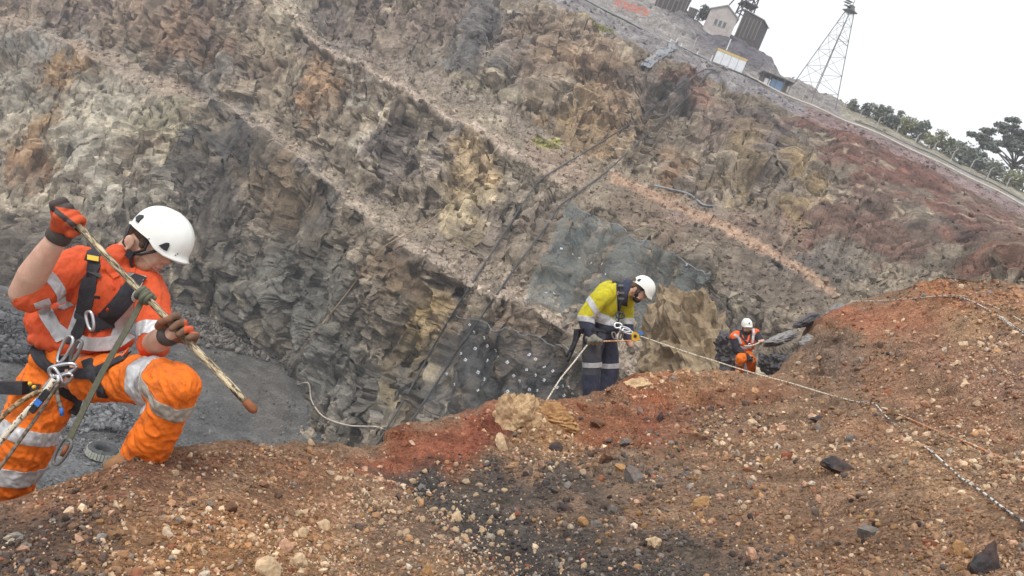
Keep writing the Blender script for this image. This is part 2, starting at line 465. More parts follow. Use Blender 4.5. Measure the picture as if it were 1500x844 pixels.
wall_blobs = [
    (150, 20, 260, 60, 0, (142, 124, 108), 0.9), (300, 60, 120, 60, 20, (140, 112, 92), 0.8), (100, 10, 60, 25, 0, (120, 105, 102), 0.7),
    (330, 30, 40, 40, 0, (104, 99, 99), 0.6), (180, 165, 60, 60, 20, (165, 158, 145), 0.85), (70, 65, 50, 25, 0, (140, 140, 138), 0.7),
    (120, 230, 80, 60, 100, (172, 164, 148), 0.8), (140, 260, 40, 50, 0, (160, 155, 145), 0.7), (95, 105, 26, 36, 0, (158, 126, 90), 0.95), (40, 190, 36, 60, 10, (158, 128, 92), 0.85),
    (20, 150, 26, 60, 0, (150, 147, 138), 0.6), (45, 240, 20, 40, 10, (150, 112, 80), 0.7), (210, 215, 20, 25, 0, (130, 95, 80), 0.5), (250, 200, 60, 50, 0, (142, 135, 112), 0.8),
    (300, 115, 60, 24, 10, (122, 120, 118), 0.7), (270, 140, 60, 12, 15, (152, 135, 120), 0.8), (400, 60, 40, 80, 0, (150, 138, 120), 0.7), (425, 25, 30, 40, 0, (160, 148, 130), 0.8),
    (490, 40, 60, 40, 25, (98, 92, 92), 0.85), (540, 25, 60, 40, 0, (128, 110, 100), 0.6), (470, 120, 30, 40, 0, (150, 118, 88), 0.7), (455, 160, 20, 30, 0, (138, 105, 78), 0.6),
    (350, 210, 45, 35, 20, (66, 65, 67), 0.9), (300, 290, 60, 60, 0, (84, 80, 78), 0.85), (330, 330, 30, 25, 0, (62, 62, 66), 0.7), (410, 270, 60, 40, 40, (116, 98, 78), 0.75), (470, 300, 30, 60, 20, (78, 78, 78), 0.7),
    (230, 300, 40, 50, 60, (125, 122, 115), 0.6), (160, 400, 120, 80, 0, (92, 88, 84), 0.7), (380, 420, 110, 70, 20, (92, 91, 87), 0.85), (460, 460, 80, 100, 0, (96, 96, 92), 0.8), (490, 570, 90, 70, 0, (98, 98, 96), 0.8),
    (20, 380, 60, 50, 0, (84, 78, 74), 0.8), (30, 292, 60, 10, 5, (170, 158, 140), 0.8), (560, 130, 40, 60, 10, (118, 102, 92), 0.6), (600, 220, 60, 70, 20, (112, 104, 102), 0.8), (540, 160, 12, 60, 8, (176, 168, 155), 0.7), (548, 155, 8, 20, 20, (190, 180, 160), 0.7),
    (640, 200, 25, 40, 0, (128, 120, 118), 0.5), (690, 250, 34, 70, 12, (172, 150, 118), 0.9), (680, 310, 24, 50, 0, (196, 178, 145), 0.7), (745, 270, 30, 50, 30, (160, 150, 135), 0.7), (760, 330, 60, 50, 0, (128, 116, 108), 0.6),
    (600, 400, 34, 34, 20, (118, 96, 74), 0.7), (610, 475, 34, 60, 5, (156, 132, 90), 0.9), (600, 555, 26, 40, 0, (138, 122, 90), 0.7), (690, 400, 90, 26, 30, (122, 108, 98), 0.6), (720, 480, 80, 40, 20, (112, 96, 82), 0.8), (720, 550, 110, 55, 10, (84, 84, 84), 0.9), (790, 510, 60, 40, 20, (110, 94, 80), 0.6),
    (630, 30, 80, 40, 10, (128, 112, 106), 0.7), (700, 40, 36, 60, 5, (90, 88, 92), 0.85), (680, 95, 60, 20, 10, (100, 99, 102), 0.7), (760, 60, 24, 60, 8, (110, 104, 108), 0.6), (660, 60, 20, 20, 0, (130, 132, 130), 0.5),
    (830, 90, 80, 60, 25, (134, 114, 98), 0.8), (800, 140, 60, 30, 30, (150, 136, 120), 0.6), (880, 130, 60, 50, 10, (140, 116, 94), 0.8), (740, 150, 60, 20, 20, (150, 140, 122), 0.6), (860, 190, 70, 40, 20, (146, 120, 88), 0.7), (830, 160, 14, 26, 0, (170, 145, 105), 0.6),
    (1000, 145, 30, 36, 30, (74, 71, 74), 0.9), (960, 130, 30, 30, 30, (92, 86, 88), 0.6), (1120, 185, 40, 14, 24, (66, 62, 66), 0.9), (1160, 200, 40, 8, 20, (80, 66, 66), 0.7), (1020, 120, 60, 20, 25, (122, 92, 80), 0.85), (1060, 190, 70, 30, 15, (116, 98, 92), 0.7),
    (980, 250, 34, 34, 0, (134, 106, 82), 0.8), (1090, 250, 30, 50, 0, (142, 122, 92), 0.75), (1170, 275, 26, 40, 0, (156, 132, 96), 0.8), (1130, 240, 18, 40, 0, (90, 84, 88), 0.6), (1030, 290, 30, 20, 0, (112, 102, 98), 0.6),
    (1200, 170, 90, 30, 25, (118, 92, 86), 0.7), (1290, 230, 130, 36, 24, (118, 80, 70), 0.9), (1400, 300, 130, 36, 26, (116, 78, 68), 0.9), (1320, 260, 60, 20, 30, (122, 82, 70), 0.8), (1280, 300, 60, 26, 20, (108, 84, 78), 0.7), (1270, 345, 120, 24, 12, (112, 82, 72), 0.85), (1400, 340, 60, 26, 10, (94, 80, 76), 0.7),
    (1470, 380, 80, 20, 20, (118, 78, 64), 0.8), (1100, 345, 130, 22, 20, (122, 96, 84), 0.7), (1130, 400, 110, 50, 25, (110, 98, 88), 0.85), (1220, 395, 90, 26, 20, (96, 92, 90), 0.7), (1060, 440, 80, 40, 25, (98, 92, 86), 0.7), (950, 320, 90, 30, 32, (116, 98, 84), 0.7), (1060, 300, 60, 12, 15, (116, 100, 92), 0.5),
]
streak = fbm(q * np.array([1, 0.3, 1]) / 2.6 + 60, 4)
grain = fbm(q * np.array([1, 0.25, 1]) / 5.0 + 160, 4)
wcol = blob_colour(wpx + 40 * grain, wpy, wall_base, wall_blobs, 34, 0.016, 0.0, grain, 0.15)
wcol *= (1 + 0.55 * np.clip(streak * 1.6, -0.85, 1.05) * np.clip(wrk * 1.2, 0.3, 1))[:, None]
cell_id = cells(strat / 1.1 + 3)[2]
wcol *= (0.78 + 0.42 * _RND[cell_id, 2])[:, None] ** np.clip(wrk, 0.2, 1)[:, None]
vein = smooth((fbm(q * np.array([1, 0.35, 1]) / 5.0 + 120, 3, ridged=True) - 0.36) / 0.09) * smooth((fbm(q / 16 + 77, 2) - 0.0) / 0.2) * wrk
wcol = lerp(wcol, np.tile(srgb((198, 186, 164)), (len(wcol), 1)), (0.6 * vein)[:, None])
wcol *= (1 - 0.20 * np.clip(wrk, 0, 1) - 0.16 * soil * (wpx > 880))[:, None]
wcol *= np.array([1.03, 1.0, 0.94])
# benches and road carry pale dusty fines, the rim berm dark gravel
fr = wseg - np.floor(wseg); sg = np.floor(wseg).astype(int)
def tint(mask, c, a):
    global wcol
    wcol = lerp(wcol, np.tile(srgb(c), (len(wcol), 1)), (mask * a)[:, None])
dust = fbm(q / 3.0 + 200, 4)
tint((sg == 3) * smooth(1 - fr * 1.4) * (wpx > 300), (156, 142, 128), 0.75)
tint((sg == 3) * (wpx <= 300), (142, 126, 112), 0.6)
tint((sg == 5) * (wpx < 830) * np.exp(-((fr - 0.12) / 0.12) ** 2), (168, 152, 138), 0.75)
tint((sg == 5) * (wpx < 830) * smooth(fr * 2 - 0.5), (122, 112, 104), 0.5)
tint((sg == 5) * (wpx > 770) * (wpx < 860) * np.exp(-((fr - 0.35) / 0.3) ** 2), (138, 118, 104), 0.6)
tx = np.interp(wpx, [880, 910, 960, 1050, 1130, 1210, 1240], [258, 266, 288, 326, 368, 418, 440])
tint((wpx > 895) * (wpx < 1225) * smooth(1.6 - np.abs(wpy - tx) / (7 + 3 * dust)) * (sg == 5), (156, 130, 110), 0.85)
tint((sg == 7) * 1.0, (112, 109, 112), 0.8); tint((sg == 7) * (wpx > 1180), (120, 92, 84), 0.5)
tint((sg == 8) * 1.0, (124, 120, 120), 0.9)
tint((sg >= 9) * 1.0, (122, 118, 116), 0.85)
tint((sg >= 9) * zone(wpx, wpy, [(1080, 70, 70, 26, 20, 1.0), (1010, 25, 50, 18, 25, 0.7)]), (78, 74, 80), 0.95)
tint((sg >= 9) * (wpx > 1230), (128, 122, 104), 0.8)
for gx, gy, gr in ((882, 42, 22), (860, 30, 12), (798, 211, 20), (815, 207, 10)):
    tint(zone(wpx, wpy, [(gx, gy, gr, 5, 22, 1.0)]) * smooth(0.6 + 2 * dust), (150, 146, 70), 0.6)
WALL_K = 1.38
remap = np.full(NRW * NCW, -1, np.int64); remap[KV] = np.arange(KV.sum())
wf = remap[grid_faces(NRW, NCW)]; wf = wf[(wf >= 0).all(1)]
me = np_mesh('pit_wall', wp2, wf, np.clip(wcol * WALL_K, 0.012, 0.8))
M_wall = mat_rock('pit_wall_rock', 4.2, 0.4, 0.68, 1.35, 0.75, 0.35, facet=1.1)
pit_wall = tag(link('pit_wall', me, M_wall), kind='structure')
WBVH = BVHTree.FromPolygons(wp2.tolist(), wf.tolist())
wp_full[KV] = wp2; WG2 = wp_full.reshape(NRW, NCW, 3); KVG = KV.reshape(NRW, NCW)
WCG = np.full((NRW * NCW, 3), 0.2); WCG[KV] = wcol; WCG = WCG.reshape(NRW, NCW, 3)

# ---- pit floor
nx, ny = 250, 200
gx, gy = np.meshgrid(np.linspace(-95, 45, nx), np.linspace(18, 125, ny))
fp = np.stack([gx.ravel(), gy.ravel(), np.zeros(nx * ny)], 1)
trk = np.sin((fp[:, 0] * 0.8 + fp[:, 1] * 0.25 + 1.5 * fbm(fp / 20 + 3, 2)) * 2.2)
fp[:, 2] = fbm(fp / 14.0, 3) * 0.5 + fbm(fp / 2.2 + 4, 4) * 0.2 + 0.10 * blocks(fp / 1.3) - 0.10 * smooth(trk * 3 - 1.6)
rel = fp - CAM; dep = rel @ FWD
fx_ = 750 + FPX * (rel @ RGT) / dep; fy_ = 422 - FPX * (rel @ UPV) / dep
fcol = blob_colour(fx_, fy_, (114, 113, 112), [(330, 540, 70, 60, 0, (124, 118, 110), 0.7), (100, 690, 120, 60, 0, (122, 123, 125), 0.7), (280, 600, 50, 60, 0, (106, 106, 106), 0.7),
    (20, 500, 60, 30, 0, (96, 95, 94), 0.8), (400, 600, 40, 50, 0, (128, 120, 110), 0.6), (230, 560, 40, 30, 0, (134, 132, 130), 0.5)], 20, 0.01, 2)
fcol *= (1 + 0.35 * fbm(fp / 1.5 + 8, 4) + 0.5 * fbm(fp / 7 + 18, 3) - 0.12 * smooth(trk * 3 - 1.6))[:, None]
me = np_mesh('pit_floor', fp, grid_faces(ny, nx), np.clip(fcol * 0.66, 0.01, 0.8), True)
tag(link('pit_floor', me, mat_rock('pit_floor_mud', 5.0, 0.5, 0.6, 1.4, 0.8, 0.12, 0.92, voro=5.0)), kind='structure')

# ---- ground under and round the pit
me = np_mesh('ground', np.array([[-420, -420, -9], [420, -420, -9], [420, 420, -9], [-420, 420, -9.0]]), np.array([[0, 1, 2, 3]]), np.array([[0.16, 0.14, 0.12]] * 4))
tag(link('ground', me, mat_rock('far_ground', 0.05, 0.01)), kind='structure')

# ---- near rubble ridge the crew works on: columns of (y, distance) from below the frame up to the crest
FG = {
 -320: [(1040, 1.8), (930, 2.2), (880, 2.5), (840, 2.8), (815, 3.0), (795, 3.25)],
 -120: [(1020, 1.85), (920, 2.2), (865, 2.5), (815, 2.8), (790, 3.05), (768, 3.3)],
 0: [(1000, 1.9), (900, 2.2), (840, 2.5), (790, 2.75), (762, 3.0), (742, 3.28)],
 100: [(1000, 1.95), (900, 2.25), (840, 2.5), (780, 2.8), (735, 3.1), (703, 3.42)],
 200: [(1000, 1.98), (900, 2.3), (835, 2.6), (765, 2.95), (712, 3.25), (670, 3.6)],
 330: [(1000, 2.0), (900, 2.35), (820, 2.75), (750, 3.15), (695, 3.6), (656, 4.1)],
 450: [(1000, 2.05), (900, 2.45), (815, 2.9), (745, 3.4), (690, 4.0), (655, 4.6)],
 540: [(1000, 2.1), (900, 2.55), (810, 3.05), (740, 3.65), (692, 4.3), (652, 5.1)],
 600: [(1000, 2.1), (900, 2.6), (810, 3.1), (738, 3.8), (684, 4.7), (629, 5.7)],
 690: [(1000, 2.1), (900, 2.6), (805, 3.2), (728, 4.1), (668, 5.2), (607, 6.5)],
 770: [(1000, 2.1), (900, 2.6), (800, 3.3), (720, 4.4), (655, 5.7), (598, 7.3)],
 830: [(1000, 2.1), (900, 2.6), (800, 3.35), (712, 4.6), (645, 6.2), (588, 8.4)],
 890: [(1000, 2.1), (900, 2.6), (800, 3.4), (705, 4.8), (638, 6.6), (576, 9.3)],
 950: [(1000, 2.1), (900, 2.6), (800, 3.4), (700, 5.0), (620, 7.2), (546, 10.0)],
 1050: [(1000, 2.1), (900, 2.6), (800, 3.4), (695, 5.1), (610, 7.6), (543, 11.3)],
 1140: [(1000, 2.1), (900, 2.55), (800, 3.35), (690, 5.0), (610, 7.6), (552, 11.8)],
 1180: [(1000, 2.1), (900, 2.55), (795, 3.3), (685, 4.95), (600, 7.8), (520, 12.4)],
 1230: [(1000, 2.1), (900, 2.5), (790, 3.2), (672, 4.8), (580, 8.2), (452, 13.4)],
 1300: [(1000, 2.05), (900, 2.45), (785, 3.1), (662, 4.65), (560, 7.9), (432, 13.2)],
 1385: [(1000, 2.0), (900, 2.4), (780, 3.0), (650, 4.5), (540, 7.2), (405, 12.2)],
 1500: [(1000, 1.9), (900, 2.3), (780, 2.8), (660, 4.0), (540, 5.9), (418, 10.2)],
 1820: [(1000, 1.7), (900, 2.0), (780, 2.5), (660, 3.4), (540, 4.8), (450, 7.5)]}
NCF, NRF = 830, 305
fxs = np.linspace(-320, 1820, NCF)
keys = sorted(FG)
ctl = np.array([FG[k] for k in keys], float)                # K x 6 x 2
for i, k in enumerate(keys):                                 # the left shoulder of the ridge lies nearer
    ctl[i, :, 1] *= np.interp(k, [-320, 200, 330, 540], [0.86, 0.86, 0.90, 1.0])
cy = np.array([box_smooth(np.interp(fxs, keys, ctl[:, k, 0]), 7) for k in range(6)])
cd = np.array([box_smooth(np.interp(fxs, keys, ctl[:, k, 1]), 7) for k in range(6)])
tt = np.linspace(0, 5, NRF)
gy_ = np.array([np.interp(tt, range(6), cy[:, i]) for i in range(NCF)]).T
gd_ = np.array([np.interp(tt, range(6), cd[:, i]) for i in range(NCF)]).T
for a in (gy_, gd_):
    k = np.hanning(33); k /= k.sum()
    a[:] = np.apply_along_axis(lambda m: np.convolve(np.pad(m, 16, mode='reflect', reflect_type='odd'), k, 'valid'), 0, a)
gx_ = np.tile(fxs, (NRF, 1))
front = CAM + gd_[..., None] * (((gx_ - 750) / FPX)[..., None] * RGT - ((gy_ - 422) / FPX)[..., None] * UPV + FWD)
crest = front[-1]
lvl = np.array([FWD[0], FWD[1], 0]); lvl /= np.linalg.norm(lvl)
bk = []
dcr = gd_[-1][:, None]
for f_, z_ in ((0.10, -0.015), (0.2, -0.03), (0.32, -0.06), (0.48, -0.12), (0.75, -0.35), (1.2, -0.95), (2.0, -2.2), (3.5, -4.8), (7, -11), (12, -22), (15, -34)):
    bk.append(crest + lvl * f_ + UPV * 0.3 * z_ + np.array([0, 0, 0.75 * z_]))
FGG = np.concatenate([front, np.array(bk)], 0)
NRF2 = FGG.shape[0]
FN = grid_normals(FGG)
if np.mean(FN[..., 2]) < 0: FN = -FN
fpz = FGG.reshape(-1, 3); fnn = FN.reshape(-1, 3)
rel = fpz - CAM; dep = rel @ FWD
gpx = 750 + FPX * (rel @ RGT) / dep; gpy = 422 - FPX * (rel @ UPV) / dep
gdep = dep
rough_z = zone(gpx, gpy, [(760, 610, 60, 40, 0, 1.0), (1000, 580, 130, 35, 0, 0.8), (880, 660, 120, 50, 20, 0.6), (1200, 500, 50, 50, 0, 1.0)])
gul = np.exp(-(((gpx - np.interp(gpy, [560, 660, 700, 760, 844, 1000], [500, 560, 640, 740, 840, 1000])) / 70.0) ** 2)) * (gpy > 640)
dsp = 0.10 * fbm(fpz / 1.1, 3) + 0.05 * fbm(fpz / 0.33 + 7, 3) + 0.016 * fbm(fpz / 0.09 + 3, 3) + rough_z * (0.16 * blocks(fpz / 0.5) + 0.06 * blocks(fpz / 0.18)) - 0.10 * gul
dsp += 0.045 * blocks(fpz / 0.30 + 5) * smooth(0.6 + 2 * fbm(fpz / 0.8 + 44, 2)) + 0.022 * blocks(fpz / 0.10 + 8)
dsp *= np.clip(gdep / 6.0, 0.55, 1.3)
edge = np.repeat(np.concatenate([np.linspace(0, 1, NRF), np.ones(NRF2 - NRF)]), NCF)
fg2 = fpz + fnn * (dsp * (1 - 0.35 * smooth((edge - 0.9) / 0.1)))[:, None]
fg_base = (122, 94, 74)
fg_blobs = [
    (60, 800, 170, 60, -10, (84, 64, 54), 0.9), (180, 710, 160, 34, -12, (116, 80, 60), 0.8), (330, 800, 170, 60, 0, (140, 98, 64), 0.85), (260, 680, 120, 16, -8, (110, 72, 54), 0.7), (470, 680, 90, 30, 0, (124, 84, 60), 0.7),
    (420, 740, 90, 36, 0, (132, 92, 66), 0.6), (620, 655, 110, 34, -14, (132, 74, 52), 0.98), (690, 628, 60, 26, -14, (128, 70, 50), 0.95), (720, 640, 30, 30, 0, (112, 58, 44), 0.8), (580, 680, 70, 14, 20, (84, 70, 62), 0.7),
    (650, 720, 80, 22, 38, (58, 54, 54), 0.95), (720, 760, 130, 50, 30, (66, 60, 58), 0.85), (800, 720, 120, 22, 10, (62, 57, 56), 0.8), (860, 810, 170, 50, 10, (62, 57, 56), 0.85), (600, 790, 90, 30, 20, (92, 74, 64), 0.6), (560, 830, 120, 24, 0, (116, 88, 66), 0.6),
    (820, 640, 50, 40, 20, (150, 108, 72), 0.7), (900, 620, 80, 24, 10, (128, 76, 52), 0.85), (980, 610, 50, 30, 0, (126, 60, 42), 0.85), (1000, 560, 120, 20, 0, (150, 104, 72), 0.8), (930, 570, 50, 20, 0, (140, 80, 54), 0.8), (900, 680, 70, 30, 20, (94, 78, 68), 0.7),
    (1060, 640, 110, 46, 10, (120, 90, 70), 0.7), (1080, 580, 90, 20, 0, (126, 80, 58), 0.7), (1000, 720, 120, 40, 15, (104, 86, 74), 0.7), (1090, 780, 150, 60, 10, (118, 88, 68), 0.7), (1200, 700, 120, 50, 20, (124, 94, 74), 0.6), (1010, 815, 90, 40, 0, (72, 66, 62), 0.7),
    (1300, 470, 90, 30, 0, (150, 98, 72), 0.95), (1240, 470, 40, 20, 0, (140, 86, 64), 0.9), (1400, 430, 70, 24, 15, (150, 98, 68), 0.9), (1440, 500, 60, 50, 40, (146, 112, 86), 0.85), (1470, 440, 60, 20, 20, (154, 108, 82), 0.7), (1380, 530, 90, 24, 20, (136, 98, 78), 0.8), (1300, 560, 80, 26, 20, (136, 98, 76), 0.8), (1210, 530, 40, 26, 0, (98, 84, 78), 0.6),
    (1480, 560, 70, 40, 20, (126, 94, 80), 0.8), (1420, 620, 90, 36, 25, (130, 92, 70), 0.8), (1370, 700, 90, 30, 30, (146, 112, 84), 0.6), (1440, 780, 90, 50, 20, (124, 92, 70), 0.7), (1280, 640, 60, 18, 20, (140, 100, 76), 0.6), (1250, 800, 110, 44, 0, (112, 82, 62), 0.8),
]
gcol = blob_colour(gpx, gpy, fg_base, fg_blobs, 30, 0.012, 5)
gcol *= (1 + 0.5 * np.clip(fbm(fpz / 0.22 + 50, 5), -0.8, 0.9))[:, None]
gcol *= np.array([1.04, 1.04, 0.97])
FG_K = 1.5
me = np_mesh('ridge_ground', fg2, grid_faces(NRF2, NCF), np.clip(gcol * FG_K, 0.01, 0.8), True)
M_soil = mat_rock('rubble_soil', 22.0, 3.5, 0.55, 1.5, 0.9, 0.03, 0.95, voro=60.0)
ridge = tag(link('ridge_ground', me, M_soil), kind='structure')
GBVH = BVHTree.FromPolygons(fg2.tolist(), grid_faces(NRF2, NCF).tolist())
G2 = fg2.reshape(NRF2, NCF, 3); GC = gcol.reshape(NRF2, NCF, 3); GNn = FN

def hit(bvh, px, py):
    d = Vector(P(px, py, 1.0) - CAM).normalized()
    h = bvh.ray_cast(Vector(CAM), d)
    return (None, None) if h[0] is None else (h[0], h[1] if h[1].dot(d) < 0 else -h[1])
def on_ground(px, py): return hit(GBVH, px, py)
def on_wall(px, py): return hit(WBVH, px, py)

# ================================================================== STONES
def ico(sub):
    bm = bmesh.new(); bmesh.ops.create_icosphere(bm, subdivisions=sub, radius=1.0)
    v = np.array([q.co[:] for q in bm.verts]); f = np.array([[w.index for w in q.verts] for q in bm.faces]); bm.free()
    return v, f
ICO = {k: ico(k) for k in (1, 2, 3, 4, 5)}
OCT_V = np.array([[1, 0, 0], [-1, 0, 0], [0, 1, 0], [0, -1, 0], [0, 0, 1], [0, 0, -1.0]])
OCT_F = np.array([[0, 2, 4], [2, 1, 4], [1, 3, 4], [3, 0, 4], [2, 0, 5], [1, 2, 5], [3, 1, 5], [0, 3, 5]])
def rand_rot(n, rng):
    a = rng.normal(size=(n, 4)); a /= np.linalg.norm(a, axis=1)[:, None]
    w, x, y, z = a.T
    return np.stack([np.stack([1 - 2 * (y * y + z * z), 2 * (x * y - z * w), 2 * (x * z + y * w)], -1),
                     np.stack([2 * (x * y + z * w), 1 - 2 * (x * x + z * z), 2 * (y * z - x * w)], -1),
                     np.stack([2 * (x * z - y * w), 2 * (y * z + x * w), 1 - 2 * (x * x + y * y)], -1)], 1)
def stone_field(name, pos, rad, col, bv, bf, rng, flat=(0.45, 1.0), jit=0.28):
    n, k = len(pos), len(bv)
    v = bv[None] * (1 + rng.uniform(-jit, jit, (n, k, 1)))
    v = v * rng.uniform(flat[0], flat[1], (n, 1, 3))
    v = np.einsum('nij,nkj->nki', rand_rot(n, rng), v) * rad[:, None, None] + pos[:, None, :]
    f = (bf[None] + (np.arange(n) * k)[:, None, None]).reshape(-1, 3)
    return np_mesh(name, v.reshape(-1, 3), f, np.repeat(col, k, 0))
M_gravel = mat_rock('gravel_stone', 90.0, 30.0, 0.75, 1.25, 0.3, 0.004, 0.9)

def fg_lookup(px, py):
    """surface point and soil colour of the ridge at photo direction(s)"""
    ci = np.clip(((px + 320) / 2140 * (NCF - 1)).astype(int), 0, NCF - 1)
    ri = np.zeros(len(px), int)
    order = np.argsort(ci); cs = ci[order]
    starts = np.searchsorted(cs, np.arange(NCF)); ends = np.searchsorted(cs, np.arange(NCF), side='right')
    for c in range(NCF):
        if ends[c] > starts[c]:
            idx = order[starts[c]:ends[c]]
            ri[idx] = NRF - 1 - np.clip(np.searchsorted(gy_[::-1, c], py[idx]), 0, NRF - 1)
    return G2[ri, ci], GC[ri, ci], gd_[ri, ci], GNn[ri, ci]
PAL = {k: srgb(v) for k, v in dict(cream=(206, 182, 152), tan=(172, 134, 98), pink=(184, 146, 122), dark=(62, 59, 60), grey=(118, 113, 108), red=(134, 82, 60), pale=(190, 178, 160)).items()}
pk = list(PAL); PALA = np.array([PAL[k] for k in pk])
Z_cream = [(640, 760, 170, 70, 20, 1.0), (470, 790, 90, 60, 0, 1.0), (560, 690, 80, 26, 20, 0.9), (820, 640, 60, 40, 0, 0.7), (1000, 560, 140, 24, 0, 0.6), (1150, 640, 120, 50, 20, 0.5), (300, 690, 260, 40, -8, 0.10), (300, 800, 260, 50, 0, 0.2), (1400, 650, 110, 60, 30, 0.6), (1440, 520, 60, 50, 30, 0.6)]
Z_dark = [(640, 705, 70, 20, 38, 1.0), (740, 760, 160, 46, 30, 0.9), (820, 715, 130, 22, 10, 0.9), (860, 810, 190, 46, 8, 1.0), (1010, 815, 120, 40, 0, 0.7), (900, 670, 80, 40, 20, 0.6), (40, 800, 120, 60, 0, 0.35), (1060, 610, 60, 20, 0, 0.5), (1330, 520, 60, 10, 10, 0.5)]
Z_bare = [(630, 650, 110, 28, -14, 0.9), (1300, 480, 110, 40, 0, 0.65), (180, 720, 160, 30, -10, 0.35), (1400, 560, 120, 40, 25, 0.4)]
def gravel_batch(n, rng, base, cap, a):
    px = rng.uniform(-180, 1740, n); py = rng.uniform(400, 905, n)
    cyi = np.interp(px, fxs, gy_[-1])
    keep = py > cyi + 0.5
    z = fbm(np.stack([px * 0.012, py * 0.02, np.full(n, 9.1)], 1), 3)
    keep &= rng.random(n) < np.clip(0.62 + 1.5 * z, 0.12, 1) * (1 - zone(px, py, Z_bare))
    px, py = px[keep], py[keep]
    pos, c, d, nn = fg_lookup(px, py); n = len(px)
    r = np.minimum(base * (1 - rng.random(n)) ** (-1 / a), cap) * np.clip(d / 3.6, 0.85, 2.6)
    zc, zd = zone(px, py, Z_cream), zone(px, py, Z_dark)
    w = np.stack([0.05 + 0.75 * zc, 0.10 + 0.3 * zc, 0.04 + 0.3 * zc, 0.05 + 1.9 * zd, 0.06 + 0.35 * zd, 0.05 + 0 * zc, 0.02 + 0.2 * zc, 0.55 * (1 - zd)], 1)
    w = np.cumsum(w, 1); w /= w[:, -1:]
    k = (rng.random(n)[:, None] > w).sum(1)
    col = np.where((k < 7)[:, None], PALA[np.minimum(k, 6)], c * 1.25) * rng.uniform(0.72, 1.2, (n, 1))
    col = lerp(col, c, rng.uniform(0.15, 0.6, (n, 1)))       # dusted with the soil
    return pos + nn * (r * 0.25)[:, None], r, np.clip(col * 1.25, 0.01, 0.8)
g = np.random.default_rng(21)
p_, r_, c_ = gravel_batch(122000, g, 0.0040, 0.012, 2.3)
o = link('loose_gravel', stone_field('loose_gravel', p_, r_, c_, OCT_V, OCT_F, g, (0.5, 1.05), 0.3), M_gravel)
tag(o, 'fine mixed gravel strewn over the near rubble ridge', 'gravel', kind='stuff')
p_, r_, c_ = gravel_batch(24500, g, 0.0085, 0.024, 2.4)
o = link('coarse_gravel', stone_field('coarse_gravel', p_, r_, c_, *ICO[1], g, (0.45, 1.0), 0.34), M_gravel)
tag(o, 'coarser pale and dark pebbles strewn over the near rubble ridge', 'gravel', kind='stuff')

# ---- single stones
def rock_shape(sub, seed, cuts=9, lo=0.42, hi=0.85, rough=0.10):
    rg = np.random.default_rng(seed); v, f = ICO[sub]; v = v.copy()
    n = rg.normal(size=(cuts, 3)); n /= np.linalg.norm(n, axis=1)[:, None]; c = rg.uniform(lo, hi, cuts)
    for i in range(cuts):
        s = v @ n[i] - c[i]
        v = v - np.clip(s, 0, None)[:, None] * n[i] * 0.93
    v = v * (1 + rough * fbm(v * 1.7 + seed, 4))[:, None]
    if sub == 3: v = v + v * (0.20 * blocks(v * 1.8 + seed) + 0.10 * blocks(v * 4.5 + seed))[:, None]
    if sub >= 4:
        a = v * np.array([1.0, 1.9, 1.0])
        v = v + v * (0.30 * blocks(a * 1.7 + seed) + 0.17 * blocks(a * 4.3 + seed) + 0.07 * blocks(a * 10 + seed))[:, None]
    return v, f
def stone_mat(name, c, k=1.0, rough=0.9):
    m, nt, b = mat_new(name)
    tc = nt.nodes.new('ShaderNodeTexCoord').outputs['Object']
    n1 = noise_node(nt, 26, 8, 0.7, tc, 0.5); n2 = noise_node(nt, 7, 4, 0.6, tc)
    cc = mixc(nt, tuple(srgb(c) * k), ramp(nt, n1.outputs['Fac'], [(0.25, 0.5), (0.5, 1.0), (0.75, 1.6)]).outputs['Color'])
    cc = mixc(nt, cc, tuple(srgb((128, 84, 58))), ramp(nt, n2.outputs['Fac'], [(0.42, 0.0), (0.7, 0.65)]).outputs['Color'], 'MIX')
    nt.links.new(cc, b.inputs['Base Color']); b.inputs['Roughness'].default_value = rough
    b.inputs['Specular IOR Level'].default_value = 0.25
    bump(nt, b, n1.outputs['Fac'], 0.7, 0.012)
    return m
SM = {'cream': stone_mat('stone_cream', (208, 182, 148)), 'tan': stone_mat('stone_tan', (176, 138, 96)), 'dark': stone_mat('stone_dark', (66, 64, 66)), 'grey': stone_mat('stone_grey', (114, 110, 106)),
      'red': stone_mat('stone_red', (142, 84, 62)), 'pink': stone_mat('stone_pink', (192, 152, 126)), 'brown': stone_mat('stone_brown', (116, 88, 70)), 'outcrop': stone_mat('stone_outcrop', (206, 178, 140))}
def place_rock(name, px, py, w, h, mat, label, cat='rock', seed=1, sub=3, tilt=0.0, d=None, thick=0.8, group=None, sink=0.25, cuts=9):
    """w, h: apparent size; the rock gets a real depth and sits in the ground"""
    if d is None:
        loc, nn = on_ground(px, py + h * 0.28)
        if loc is None: return None
        d = float((np.array(loc) - CAM) @ FWD)
    c = P(px, py, d)
    v, f = rock_shape(sub, seed, cuts)
    rw, rh = mm(w / 2, d), mm(h / 2, d)
    ct, st = math.cos(math.radians(tilt)), math.sin(math.radians(tilt))
    ex = RGT * ct + UPV * st; ey = -RGT * st + UPV * ct
    ext = np.abs(v).max(0)
    w3 = c + np.outer(v[:, 0] / ext[0] * rw, ex) + np.outer(v[:, 1] / ext[1] * rh * (1 + sink) - rh * sink, ey) + np.outer(v[:, 2] / ext[2] * thick * (rw + rh) / 2, FWD)
    me = np_mesh(name, w3, f, None, False)
    base = c - ey * rh
    return tag(root_mesh(name, me, SM[mat] if isinstance(mat, str) else mat, base), label, cat, group)
